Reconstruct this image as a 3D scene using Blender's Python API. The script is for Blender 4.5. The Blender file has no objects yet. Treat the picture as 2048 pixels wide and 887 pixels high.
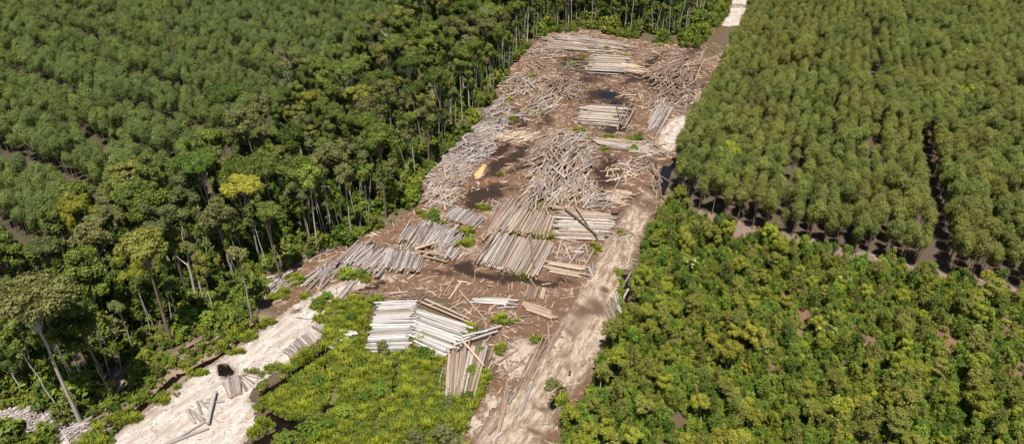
import bpy, bmesh, math, random
import numpy as np
from mathutils import Vector, Matrix
R = math.radians
rnd = random.Random(7)
nr = np.random.default_rng(11)
scene = bpy.context.scene
COL = scene.collection

# ------------------------------------------------------------------ camera, world, sun, exposure
CAM_H, PITCH, FPX, W0, H0 = 100.0, R(32), 1365.0, 2048.0, 887.0
cd = bpy.data.cameras.new('camera'); cam = bpy.data.objects.new('camera', cd); COL.objects.link(cam)
cam.location = (0, 0, CAM_H); cam.rotation_euler = (R(90) - PITCH, 0, 0)
cd.sensor_width = 36; cd.lens = 36 * FPX / W0; cd.clip_start = 1; cd.clip_end = 9000
scene.camera = cam
SUN_EL, SUN_AZ = R(71), R(182)          # azimuth clockwise from +Y: the sun stands behind the camera
world = bpy.data.worlds.new('World'); scene.world = world; world.use_nodes = True
wn = world.node_tree; bg = wn.nodes['Background']
sky = wn.nodes.new('ShaderNodeTexSky'); sky.sky_type = 'NISHITA'; sky.sun_disc = False
sky.sun_elevation = SUN_EL; sky.sun_rotation = SUN_AZ
wn.links.new(sky.outputs[0], bg.inputs[0]); bg.inputs[1].default_value = 0.052
sl = bpy.data.lights.new('sun', 'SUN'); sl.energy = 4.8; sl.angle = R(0.5); sl.color = (1, 0.95, 0.87)
sun = bpy.data.objects.new('sun', sl); COL.objects.link(sun); sun.location = (0, -60, 160)
tosun = Vector((math.sin(SUN_AZ) * math.cos(SUN_EL), math.cos(SUN_AZ) * math.cos(SUN_EL), math.sin(SUN_EL)))
sun.rotation_euler = tosun.to_track_quat('Z', 'Y').to_euler()
vs = scene.view_settings
vs.view_transform = 'Standard'; vs.look = 'None'; vs.exposure = 0.68; vs.gamma = 1.0; vs.use_curve_mapping = False

# ------------------------------------------------------------------ pixel <-> ground
CP, SP = math.cos(PITCH), math.sin(PITCH)
def G(px, py, z=0.0):
    dx = px - W0 / 2; dv = H0 / 2 - py
    ry = CP * FPX + SP * dv; rz = -SP * FPX + CP * dv
    t = (z - CAM_H) / rz
    return Vector((dx * t, ry * t, z))
def PX(x, y, z=0.0):
    x = np.asarray(x, float); y = np.asarray(y, float); z = np.asarray(z, float) - CAM_H
    d = y * CP - z * SP; u = y * SP + z * CP
    d = np.where(d < 1, 1, d)
    return W0 / 2 + FPX * x / d, H0 / 2 - FPX * u / d
def inpoly(px, py, poly):
    c = np.zeros(np.shape(px), bool); n = len(poly)
    for i in range(n):
        x0, y0 = poly[i]; x1, y1 = poly[(i + 1) % n]
        if y0 == y1: continue
        k = ((y0 > py) != (y1 > py)) & (px < (x1 - x0) * (py - y0) / (y1 - y0) + x0)
        c ^= k
    return c
def edge_dist(px, py, poly):
    m = np.full(np.shape(px), 1e9); n = len(poly)
    for i in range(n):
        ax, ay = poly[i]; bx, by = poly[(i + 1) % n]
        vx, vy = bx - ax, by - ay; L = vx * vx + vy * vy + 1e-9
        t = np.clip(((px - ax) * vx + (py - ay) * vy) / L, 0, 1)
        m = np.minimum(m, np.hypot(px - ax - t * vx, py - ay - t * vy))
    return m
def line_dist(x, y, pts):
    m = np.full(np.shape(x), 1e9)
    for (ax, ay), (bx, by) in zip(pts[:-1], pts[1:]):
        vx, vy = bx - ax, by - ay; L = vx * vx + vy * vy + 1e-9
        t = np.clip(((x - ax) * vx + (y - ay) * vy) / L, 0, 1)
        m = np.minimum(m, np.hypot(x - ax - t * vx, y - ay - t * vy))
    return m
def vnoise(x, y, s, seed=0):
    """smooth value noise, 0..1"""
    x = np.asarray(x, float) / s; y = np.asarray(y, float) / s
    xi = np.floor(x).astype(int); yi = np.floor(y).astype(int); fx = x - xi; fy = y - yi
    fx = fx * fx * (3 - 2 * fx); fy = fy * fy * (3 - 2 * fy)
    def h(a, b):
        n = (a * 374761393 + b * 668265263 + seed * 974711) & 0x7fffffff
        n = ((n ^ (n >> 13)) * 1274126177) & 0x7fffffff
        return ((n ^ (n >> 16)) & 0xffff) / 65535.0
    return (h(xi, yi) * (1 - fx) + h(xi + 1, yi) * fx) * (1 - fy) + (h(xi, yi + 1) * (1 - fx) + h(xi + 1, yi + 1) * fx) * fy
def fbm(x, y, s, seed=0):
    return .5 * vnoise(x, y, s, seed) + .3 * vnoise(x, y, s / 2.3, seed + 1) + .2 * vnoise(x, y, s / 5.1, seed + 2)

# ------------------------------------------------------------------ object helpers
def tag(o, label=None, cat=None, group=None, kind=None):
    if label: o['label'] = label
    if cat: o['category'] = cat
    if group: o['group'] = group
    if kind: o['kind'] = kind
    return o
def link(o, parent=None):
    COL.objects.link(o)
    if parent is not None: o.parent = parent
    return o
def mesh(name, V, F, mats=(), mi=None, smooth=False, col=None):
    me = bpy.data.meshes.new(name)
    V = np.asarray(V, np.float32); F = np.asarray(F, np.int32); k = F.shape[1]; n = len(F)
    me.vertices.add(len(V)); me.vertices.foreach_set('co', V.ravel())
    me.loops.add(n * k); me.loops.foreach_set('vertex_index', F.ravel())
    me.polygons.add(n); me.polygons.foreach_set('loop_start', np.arange(0, n * k, k, dtype=np.int32))
    for m in mats: me.materials.append(m)
    if mi is not None: me.polygons.foreach_set('material_index', np.asarray(mi, np.int32))
    if smooth: me.polygons.foreach_set('use_smooth', np.ones(n, bool))
    if col is not None:
        a = me.color_attributes.new('Col', 'FLOAT_COLOR', 'POINT')
        c = np.ones((len(V), 4), np.float32); c[:, :col.shape[1]] = col
        a.data.foreach_set('color', c.ravel())
    me.update(calc_edges=True); me.validate()
    return me
def obj(name, me, parent=None): return link(bpy.data.objects.new(name, me), parent)
def empty(name, loc, rz=0, s=1.0):
    o = bpy.data.objects.new(name, None); COL.objects.link(o)
    o.location = loc; o.rotation_euler = (0, 0, rz); o.scale = (s, s, s); o.empty_display_size = .5
    return o
def tube(pts, rad, n=7):
    pts = [Vector(p) for p in pts]; V = []; F = []
    for i, p in enumerate(pts):
        t = (pts[min(i + 1, len(pts) - 1)] - pts[max(i - 1, 0)]).normalized()
        a = t.orthogonal().normalized() if abs(t.z) < .9 else Vector((1, 0, 0)).cross(t).normalized()
        b = t.cross(a)
        for j in range(n):
            th = 2 * math.pi * j / n
            V.append(p + (a * math.cos(th) + b * math.sin(th)) * rad[i])
    for i in range(len(pts) - 1):
        for j in range(n):
            q = (j + 1) % n
            F.append((i * n + j, i * n + q, (i + 1) * n + q, (i + 1) * n + j))
    return np.array(V), np.array(F)
def cat(parts):
    Vs, Fs, o = [], [], 0
    for v, f in parts:
        Vs.append(v); Fs.append(f + o); o += len(v)
    return np.concatenate(Vs), np.concatenate(Fs)

# ------------------------------------------------------------------ materials
def newmat(name):
    m = bpy.data.materials.new(name); m.use_nodes = True
    n = m.node_tree; n.nodes.clear()
    return m, n.nodes, n.links
def node(N, t, **kw):
    a = N.new(t)
    for k, v in kw.items(): setattr(a, k, v)
    return a
def mixc(N, L, fac, a, b, mode='MIX'):
    m = node(N, 'ShaderNodeMix', data_type='RGBA', blend_type=mode)
    for s, v in ((m.inputs[0], fac), (m.inputs[6], a), (m.inputs[7], b)):
        if isinstance(v, (int, float)): s.default_value = v
        elif isinstance(v, tuple): s.default_value = (*v, 1) if len(v) == 3 else v
        else: L.new(v, s)
    return m.outputs[2]
def mrange(N, L, v, a, b, c, d):
    m = node(N, 'ShaderNodeMapRange'); L.new(v, m.inputs[0])
    for i, x in enumerate((a, b, c, d)): m.inputs[i + 1].default_value = x
    return m.outputs[0]
def noise(N, L, scale, detail=4, rough=.6, vec=None):
    t = node(N, 'ShaderNodeTexNoise'); t.inputs['Scale'].default_value = scale
    t.inputs['Detail'].default_value = detail; t.inputs['Roughness'].default_value = rough
    if vec is not None: L.new(vec, t.inputs['Vector'])
    return t.outputs[0]
def worldpos(N):
    return node(N, 'ShaderNodeNewGeometry').outputs['Position']
def finish(N, L, col, rough=.9, bump=None, bstr=.4, bdist=.1, spec=.2):
    b = node(N, 'ShaderNodeBsdfPrincipled'); o = node(N, 'ShaderNodeOutputMaterial')
    if isinstance(col, tuple): b.inputs['Base Color'].default_value = (*col, 1)
    else: L.new(col, b.inputs['Base Color'])
    b.inputs['Roughness'].default_value = rough; b.inputs['Specular IOR Level'].default_value = spec
    if bump is not None:
        bm = node(N, 'ShaderNodeBump'); bm.inputs['Strength'].default_value = bstr; bm.inputs['Distance'].default_value = bdist
        L.new(bump, bm.inputs['Height']); L.new(bm.outputs[0], b.inputs['Normal'])
    L.new(b.outputs[0], o.inputs[0]); return b
def leaf_mat(name, c1, c2, c3, trans=.33, nscale=.03, c3fac=.6):
    m, N, L = newmat(name); c1, c2, c3 = [tuple(v * f for v, f in zip(c, (1.43, 1.33, 1.08))) for c in (c1, c2, c3)]
    oi = node(N, 'ShaderNodeObjectInfo'); ge = node(N, 'ShaderNodeNewGeometry')
    c = mixc(N, L, oi.outputs['Random'], c1, c2)
    ns = mrange(N, L, noise(N, L, nscale, 2, .5, ge.outputs['Position']), .45, .62, 0, c3fac)
    c = mixc(N, L, ns, c, c3)
    h = node(N, 'ShaderNodeHueSaturation')
    L.new(c, h.inputs['Color'])
    ob = node(N, 'ShaderNodeMath', operation='MULTIPLY_ADD'); ob.inputs[1].default_value = 13.7; L.new(oi.outputs['Random'], ob.inputs[0]); ob.inputs[2].default_value = .2
    fr = node(N, 'ShaderNodeMath', operation='FRACT'); L.new(ob.outputs[0], fr.inputs[0])
    vm = node(N, 'ShaderNodeMath', operation='MULTIPLY'); L.new(mrange(N, L, fr.outputs[0], 0, 1, .78, 1.25), vm.inputs[0]); L.new(mrange(N, L, ge.outputs['Random Per Island'], 0, 1, .7, 1.32), vm.inputs[1])
    L.new(vm.outputs[0], h.inputs['Value'])
    r2 = node(N, 'ShaderNodeMath', operation='FRACT'); r2.inputs[0].default_value = 0
    mm = node(N, 'ShaderNodeMath', operation='MULTIPLY'); mm.inputs[1].default_value = 17.31
    L.new(ge.outputs['Random Per Island'], mm.inputs[0]); L.new(mm.outputs[0], r2.inputs[0])
    L.new(mrange(N, L, r2.outputs[0], 0, 1, .475, .515), h.inputs['Hue'])
    b = node(N, 'ShaderNodeBsdfPrincipled'); b.inputs['Roughness'].default_value = .55; b.inputs['Specular IOR Level'].default_value = .25
    L.new(h.outputs[0], b.inputs['Base Color'])
    t = node(N, 'ShaderNodeBsdfTranslucent'); L.new(h.outputs[0], t.inputs[0])
    mx = node(N, 'ShaderNodeMixShader'); mx.inputs[0].default_value = trans
    L.new(b.outputs[0], mx.inputs[1]); L.new(t.outputs[0], mx.inputs[2])
    o = node(N, 'ShaderNodeOutputMaterial'); L.new(mx.outputs[0], o.inputs[0])
    return m
def bark_mat(name, a, b):
    m, N, L = newmat(name)
    tc = node(N, 'ShaderNodeTexCoord'); mp = node(N, 'ShaderNodeMapping'); mp.inputs['Scale'].default_value = (3, 3, .35)
    L.new(tc.outputs['Object'], mp.inputs[0]); n = noise(N, L, 1.6, 5, .65, mp.outputs[0])
    oi = node(N, 'ShaderNodeObjectInfo')
    c = mixc(N, L, mrange(N, L, n, .35, .65, 0, 1), a, b)
    h = node(N, 'ShaderNodeHueSaturation'); L.new(c, h.inputs['Color'])
    L.new(mrange(N, L, oi.outputs['Random'], 0, 1, .7, 1.25), h.inputs['Value'])
    finish(N, L, h.outputs[0], .9, n, .5, .05)
    return m
LEAF = {
    'acacia_left': leaf_mat('leaf_grey_green', (.085, .13, .042), (.115, .16, .05), (.105, .14, .034)),
    'acacia_right': leaf_mat('leaf_olive', (.10, .14, .036), (.135, .165, .044), (.14, .145, .036), nscale=.05),
    'forest_dark': leaf_mat('leaf_dark', (.05, .09, .014), (.085, .12, .02), (.065, .095, .022)),
    'forest_mid': leaf_mat('leaf_mid', (.075, .12, .020), (.115, .155, .028), (.09, .115, .03)),
    'forest_grey': leaf_mat('leaf_grey', (.085, .11, .042), (.12, .125, .05), (.10, .115, .035)),
    'yellow': leaf_mat('leaf_yellow_green', (.185, .215, .026), (.15, .19, .024), (.21, .205, .03)),
    'olive_yellow': leaf_mat('leaf_olive_yellow', (.13, .155, .035), (.16, .165, .04), (.14, .155, .03)),
    'bush': leaf_mat('leaf_bush', (.065, .13, .018), (.12, .18, .024), (.10, .15, .022), nscale=.1),
    'bush_dark': leaf_mat('leaf_bush_dark', (.042, .085, .010), (.065, .115, .014), (.06, .10, .015)),
    'edge': leaf_mat('leaf_edge', (.085, .135, .016), (.14, .18, .022), (.13, .15, .022), nscale=.1),
    'edge_mix': leaf_mat('leaf_edge_mix', (.05, .09, .014), (.14, .17, .03), (.09, .11, .03), nscale=.1),
    'herb': leaf_mat('leaf_herb', (.135, .185, .02), (.18, .22, .025), (.16, .175, .028), nscale=.12),
    'pale': leaf_mat('leaf_pale', (.14, .22, .05), (.17, .24, .06), (.14, .22, .05)),
    'lime': leaf_mat('leaf_lime', (.21, .25, .024), (.18, .24, .024), (.21, .24, .03)),
    'rust': leaf_mat('leaf_rust', (.16, .10, .035), (.2, .13, .04), (.16, .10, .04)),
}
BARK = bark_mat('bark_pale', (.56, .51, .44), (.34, .28, .23))
BARK_BROWN = bark_mat('bark_brown', (.24, .17, .12), (.13, .09, .065))
DEADWOOD = bark_mat('dead_wood', (.5, .45, .38), (.32, .27, .22))

def streak(N, L, p, ang, along, across, scale=1.0):
    r_ = node(N, 'ShaderNodeMapping'); r_.inputs['Rotation'].default_value = (0, 0, -ang); L.new(p, r_.inputs[0])
    s_ = node(N, 'ShaderNodeMapping'); s_.inputs['Scale'].default_value = (1 / along, 1 / across, 1); L.new(r_.outputs[0], s_.inputs[0])
    return noise(N, L, scale, 7, .72, s_.outputs[0])
_a, _b = G(260, 870), G(600, 620); ANG_SAND = math.atan2(_b.y - _a.y, _b.x - _a.x)
_a, _b = G(1040, 850), G(1250, 470); ANG_TRACK = math.atan2(_b.y - _a.y, _b.x - _a.x)
def ground_like(name, colnode):   # colour from the surface's own attribute, broken up by noise
    m, N, L = newmat(name)
    at = node(N, 'ShaderNodeAttribute', attribute_name='Col'); p = worldpos(N)
    n1 = noise(N, L, .35, 6, .7, p); n2 = noise(N, L, 2.2, 4, .7, p)
    return m, N, L, at, p, n1, n2
m, N, L, at, p, n1, n2 = ground_like('forest_floor', 0)
c = mixc(N, L, mrange(N, L, n1, .3, .7, .0, 1), at.outputs[0], (.10, .075, .05), 'MULTIPLY')
c = mixc(N, L, .55, at.outputs[0], mixc(N, L, mrange(N, L, n2, .35, .65, 0, 1), at.outputs[0], (.075, .052, .036)))
h = node(N, 'ShaderNodeHueSaturation'); L.new(c, h.inputs['Color']); L.new(mrange(N, L, n2, .25, .75, .65, 1.3), h.inputs['Value'])
finish(N, L, h.outputs[0], .95, n2, .6, .15); FLOOR = m

# yard: R = pale sand / litter, G = wet dark peat, B = orange-red tint
m, N, L, at, p, n1, n2 = ground_like('logging_yard_soil', 0)
sp = node(N, 'ShaderNodeSeparateColor'); L.new(at.outputs[0], sp.inputs[0])
def addn(a, nz, amp):
    s = node(N, 'ShaderNodeMath', operation='MULTIPLY_ADD'); L.new(nz, s.inputs[0]); s.inputs[1].default_value = amp
    L.new(a, s.inputs[2]); return s.outputs[0]
mud = mixc(N, L, mrange(N, L, n1, .3, .7, 0, 1), (.090, .046, .026), (.151, .086, .052))
n3 = noise(N, L, .9, 6, .75, p); n4 = noise(N, L, 3.2, 4, .75, p)
sandy = mixc(N, L, mrange(N, L, n3, .35, .65, 0, 1), (.281, .214, .160), (.414, .355, .294))
f1 = mrange(N, L, addn(sp.outputs[0], n3, 1.3), .9, 1.25, 0, 1)
c = mixc(N, L, f1, mud, sandy)
lit = mrange(N, L, n4, .56, .68, 0, .55)
c = mixc(N, L, lit, c, (.334, .258, .187))
c = mixc(N, L, mrange(N, L, n4, .46, .34, 0, .6), c, (.093, .050, .033))
n6 = streak(N, L, p, ANG_TRACK, 4.0, .9)
f2 = mrange(N, L, addn(sp.outputs[1], n6, 1.5), .85, 1.35, 0, .98)
c = mixc(N, L, f2, c, (.026, .015, .010))
f3 = mrange(N, L, addn(sp.outputs[2], n3, .6), .7, .95, 0, 1)
c = mixc(N, L, f3, c, (.301, .114, .040))
finish(N, L, c, .9, n3, .6, .3); YARD = m

m, N, L, at, p, n1, n2 = ground_like('pale_sand', 0)
sp = node(N, 'ShaderNodeSeparateColor'); L.new(at.outputs[0], sp.inputs[0])
n5 = streak(N, L, p, ANG_SAND, 5.5, 1.5); n3s = noise(N, L, .7, 6, .75, p)
white = mixc(N, L, mrange(N, L, n5, .38, .62, 0, 1), (.308, .254, .214), (.481, .442, .401))
white = mixc(N, L, mrange(N, L, n2, .53, .66, 0, .55), white, (.241, .187, .147))
white = mixc(N, L, mrange(N, L, n1, .5, .66, 0, .55), white, (.268, .208, .167))
tan = mixc(N, L, mrange(N, L, n5, .4, .6, 0, 1), (.174, .127, .091), (.301, .247, .201))
f1 = mrange(N, L, addn(sp.outputs[0], n5, 1.2), .75, 1.25, 0, 1)
c = mixc(N, L, f1, tan, white)
f2 = mrange(N, L, addn(sp.outputs[1], n3s, 1.3), .95, 1.5, 0, .95)
c = mixc(N, L, f2, c, (.067, .037, .024))
finish(N, L, c, .9, n5, .5, .25); SAND = m

m, N, L, at, p, n1, n2 = ground_like('rutted_track', 0)
sp = node(N, 'ShaderNodeSeparateColor'); L.new(at.outputs[0], sp.inputs[0])
n5 = streak(N, L, p, ANG_TRACK, 4.0, 1.1)
a = mixc(N, L, mrange(N, L, n5, .4, .6, 0, 1), (.167, .110, .070), (.401, .327, .254))
b_ = mixc(N, L, mrange(N, L, n5, .4, .6, 0, 1), (.100, .060, .040), (.180, .121, .084))
f1 = mrange(N, L, addn(sp.outputs[0], n1, 1.0), .7, 1.2, 0, 1)
c = mixc(N, L, f1, b_, a)
f2 = mrange(N, L, addn(sp.outputs[1], n5, 1.6), .95, 1.7, 0, .9)
c = mixc(N, L, f2, c, (.080, .047, .030))
finish(N, L, c, .9, n5, .8, .5); TRACK = m

def water_mat(name, col, rough=.06):
    m, N, L = newmat(name); p = worldpos(N); n = noise(N, L, 1.2, 3, .5, p)
    c = mixc(N, L, mrange(N, L, n, .35, .65, 0, 1), col, tuple(x * 1.5 for x in col))
    finish(N, L, c, rough, n, .05, .05, .5); return m
BLACKWATER = water_mat('black_water', (.006, .0035, .002))
BROWNWATER = water_mat('brown_water', (.085, .055, .016), .25)

def log_mat(name, use_attr):
    m, N, L = newmat(name)
    if use_attr: base = node(N, 'ShaderNodeAttribute', attribute_name='Col').outputs[0]
    else: base = node(N, 'ShaderNodeObjectInfo').outputs['Color']
    if use_attr: n = noise(N, L, 1.6, 5, .7, worldpos(N))
    else:
        tc = node(N, 'ShaderNodeTexCoord'); mp = node(N, 'ShaderNodeMapping'); mp.inputs['Scale'].default_value = (5, 2.2, 2.2)
        oi = node(N, 'ShaderNodeObjectInfo'); L.new(tc.outputs['Object'], mp.inputs[0])
        cb = node(N, 'ShaderNodeCombineXYZ'); mu = node(N, 'ShaderNodeMath', operation='MULTIPLY'); mu.inputs[1].default_value = 50
        L.new(oi.outputs['Random'], mu.inputs[0]); L.new(mu.outputs[0], cb.inputs[0]); L.new(cb.outputs[0], mp.inputs['Location'])
        n = noise(N, L, 1.0, 5, .7, mp.outputs[0])
    h = node(N, 'ShaderNodeHueSaturation'); L.new(base, h.inputs['Color'])
    L.new(mrange(N, L, n, .3, .7, .6, 1.25), h.inputs['Value'])
    finish(N, L, h.outputs[0], .85, n, .5, .04); return m
LOG = log_mat('log_wood', False); LOGS = log_mat('log_wood_far', True)
m, N, L = newmat('cut_end'); finish(N, L, mixc(N, L, mrange(N, L, noise(N, L, 3, 3, .6), .35, .65, 0, 1), (.36, .24, .14), (.5, .38, .26)), .85); CUT = m

# ------------------------------------------------------------------ regions, in photograph pixels on the ground
YARD_P = [(520,585),(560,545),(615,512),(690,486),(780,446),(838,408),(832,378),(880,318),(940,258),(995,190),(985,165),(1045,108),(1095,66),(1180,60),(1270,78),(1330,88),(1390,90),(1428,84),(1448,96),(1436,140),(1412,195),(1382,256),(1356,310),(1340,360),(1335,420),(1296,452),(1276,512),(1262,570),(1250,640),(1220,690),(1190,760),(1130,845),(1095,910),(945,910),(925,855),(950,800),(988,742),(975,690),(985,660),(930,640),(900,600),(840,590),(740,592),(700,592),(690,610),(640,640),(600,640),(560,640)]
ROADL_P = [(150,930),(215,880),(262,842),(330,790),(392,746),(440,716),(480,690),(520,662),(556,632),(590,606),(640,578),(700,552),(740,556),(742,574),(700,590),(668,620),(652,650),(640,676),(610,712),(560,745),(525,762),(512,785),(508,800),(530,828),(541,850),(520,868),(498,885),(470,930)]
TRACK_P = [(935,930),(950,860),(985,815),(1030,775),(1062,725),(1096,672),(1138,612),(1160,570),(1186,520),(1206,478),(1232,440),(1262,405),(1290,380),(1318,390),(1306,436),(1288,470),(1272,520),(1256,570),(1238,630),(1222,676),(1190,740),(1150,790),(1115,845),(1090,890),(1075,930)]
FARROAD_P = [(1470,-40),(1520,-40),(1504,10),(1484,45),(1466,85),(1444,110),(1412,125),(1396,122),(1400,108),(1418,80),(1440,52),(1452,35),(1462,10)]
SANDPATCH_P = [(1318,262),(1340,238),(1372,226),(1380,248),(1366,280),(1350,306),(1322,300),(1310,285)]
HERB_P = [(660,604),(700,596),(738,604),(734,700),(780,700),(830,700),(890,716),(888,800),(948,796),(962,742),(985,735),(975,770),(950,808),(925,860),(940,920),(500,920),(500,890),(545,858),(545,838),(520,800),(560,770),(640,715),(650,690),(655,650)]
REGROW_P = [(1340,395),(1300,455),(1285,500),(1262,575),(1252,640),(1225,690),(1195,760),(1135,850),(1095,930),(1100,1000),(2400,1000),(2300,690),(2048,596),(1850,555),(1700,521),(1600,493),(1480,466),(1400,440)]
PLANTR_P = [(1560,-220),(1520,-60),(1490,48),(1462,115),(1432,170),(1408,215),(1376,275),(1350,330),(1346,395),(1400,432),(1480,455),(1600,482),(1700,510),(1850,545),(2048,588),(2300,675),(2700,500),(2700,-220)]
FOREST_P = [(-160,760),(-100,860),(60,830),(150,850),(215,780),(300,715),(345,690),(425,630),(480,585),(560,545),(635,505),(705,470),(772,436),(830,375),(888,300),(940,240),(1003,172),(1040,110),(1090,62),(1180,55),(1280,72),(1370,78),(1405,30),(1440,-40),(1500,-140),(950,-140),(900,0),(800,80),(700,165),(620,220),(520,300),(400,400),(240,480),(100,540),(-60,620)]
PLANTL_P = [(-60,610),(100,530),(240,470),(400,390),(520,290),(620,210),(700,155),(800,70),(900,-10),(960,-220),(-900,-220),(-700,400),(-300,640)]
BELT_P = [(-100,860),(60,830),(150,850),(215,780),(300,715),(345,690),(425,630),(480,585),(560,545),(635,505),(705,470),(772,436),(830,375),(888,300),(940,240),(1003,172),(1040,110),(1090,62),(1180,55),(1280,72),(1370,78),(1405,30),(1440,-40),(1462,-30),(1450,30),(1420,74),(1395,96),(1330,90),(1270,80),(1180,62),(1095,68),(1045,110),(985,165),(995,192),(940,260),(880,320),(834,378),(838,408),(780,448),(690,488),(615,514),(560,547),(520,600),(480,650),(440,690),(390,730),(330,776),(262,828),(210,868),(160,920),(-100,920)]
DITCH = [  # (pixels along it, half width m, depth m)
    ([(175,905),(215,868),(258,832),(318,782),(352,750)], .45, 1.2), ([(352,750),(385,738),(415,722)], .3, .8), ([(415,722),(455,698),(492,664),(520,640)], .4, 1.1),
    ([(660,700),(640,712),(600,742),(560,768),(520,790)], .95, 1.5), ([(528,826),(565,845),(600,852)], 1.0, 1.5), ([(598,852),(545,872),(500,905)], 1.6, 1.6),
    ([(1250,545),(1252,590),(1244,640),(1236,668)], .5, 1.2), ([(1226,700),(1222,745),(1212,785)], .6, 1.2), ([(1125,782),(1104,812)], .35, 1.0),
    ([(1338,330),(1318,385)], 1.3, 1.0), ([(1408,160),(1380,176)], 1.3, .8),
    ([(793,722),(790,745),(786,790)], .3, 1.0), ([(662,805),(655,825)], .8, 1.0), ([(655,728),(648,742)], .6, .9)]
DITCH_W = [([tuple(G(*q)[:2]) for q in pts], hw, dp) for pts, hw, dp in DITCH]
BARE = [(1601,650,18,32),(1886,690,26,40),(1861,610,22,16),(1756,750,12,24),(1736,690,20,22),(1735,585,12,16),(2011,655,20,30),(2035,760,22,40),(1551,742,16,24),(1711,868,18,14),(1546,850,20,16),(1480,475,30,8),(1500,505,20,12),(1570,600,14,14)]
def in_bare(px, py, k=1.0):
    m = np.zeros(np.shape(px), bool)
    for cx, cy, a, b in BARE: m |= ((px - cx) / (a * k)) ** 2 + ((py - cy) / (b * k)) ** 2 < 1
    return m
def ditch_mask(x, y, extra=0.0):
    m = np.zeros(np.shape(x), bool)
    for pts, hw, dp in DITCH_W: m |= line_dist(x, y, pts) < hw + extra
    return m

# ------------------------------------------------------------------ the ground
def axis(lo, hi, step, far):
    a = list(np.arange(lo, hi + step, step)); s = step
    left, right = [lo], [a[-1]]
    while left[-1] > -far: s *= 1.35; left.append(left[-1] - s)
    s = step
    while right[-1] < far: s *= 1.35; right.append(right[-1] + s)
    return np.array(left[:0:-1] + a + right[1:])
gx = axis(-95, 150, .6, 3000); gy = axis(70, 230, .6, 3500)
X, Y = np.meshgrid(gx, gy); x = X.ravel(); y = Y.ravel()
px, py = PX(x, y)
z = -.10 * fbm(x, y, 9, 3) - .03
core = (x > -110) & (x < 80) & (y > 60) & (y < 260)
for pts, hw, dp in DITCH_W:
    d = line_dist(x, y, pts) + .9 * (vnoise(x, y, 2.5, 8) - .5)
    z = np.where(core, np.minimum(z, -dp * np.clip((hw + .6 - d) / .6, 0, 1)), z)
gc = np.tile(np.array([.10, .075, .045]), (len(x), 1))
def blend(mask, colr):
    global gc
    mask = np.clip(mask, 0, 1)[:, None]; gc = gc * (1 - mask) + np.array(colr) * mask
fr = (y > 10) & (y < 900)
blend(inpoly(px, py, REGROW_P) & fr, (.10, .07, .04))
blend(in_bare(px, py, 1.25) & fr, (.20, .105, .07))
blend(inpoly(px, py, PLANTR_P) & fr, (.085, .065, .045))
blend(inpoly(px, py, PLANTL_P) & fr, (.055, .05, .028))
strip = [(1380,415),(1480,442),(1600,468),(1700,496),(1850,530),(2048,573),(2300,660),(2300,700),(2048,606),(1850,565),(1700,530),(1600,502),(1480,474),(1395,444)]
blend(inpoly(px, py, strip) & fr, (.24, .165, .135))
blend(inpoly(px, py, HERB_P) & fr, (.12, .12, .045))
blend(inpoly(px, py, BELT_P) & fr, (.13, .10, .055))
for pts, hw, dp in DITCH_W[:3]: blend(np.where(core, np.clip(1.4 - line_dist(x, y, pts) / 2.6, 0, 1), 0) * .8, (.30, .215, .145))
blend((inpoly(px, py, [(-20,360),(60,372),(60,424),(-20,430)]) | inpoly(px, py, [(0,545),(60,545),(60,590),(0,590)])) & fr, (.28, .17, .12))
nx, ny = len(gx), len(gy)
I = np.arange(nx * ny).reshape(ny, nx)
F = np.stack([I[:-1, :-1], I[:-1, 1:], I[1:, 1:], I[1:, :-1]], -1).reshape(-1, 4)
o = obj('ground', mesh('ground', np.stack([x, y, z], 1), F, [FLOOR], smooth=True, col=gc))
tag(o, 'brown forest floor and litter under the trees', 'ground', kind='structure')

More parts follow.
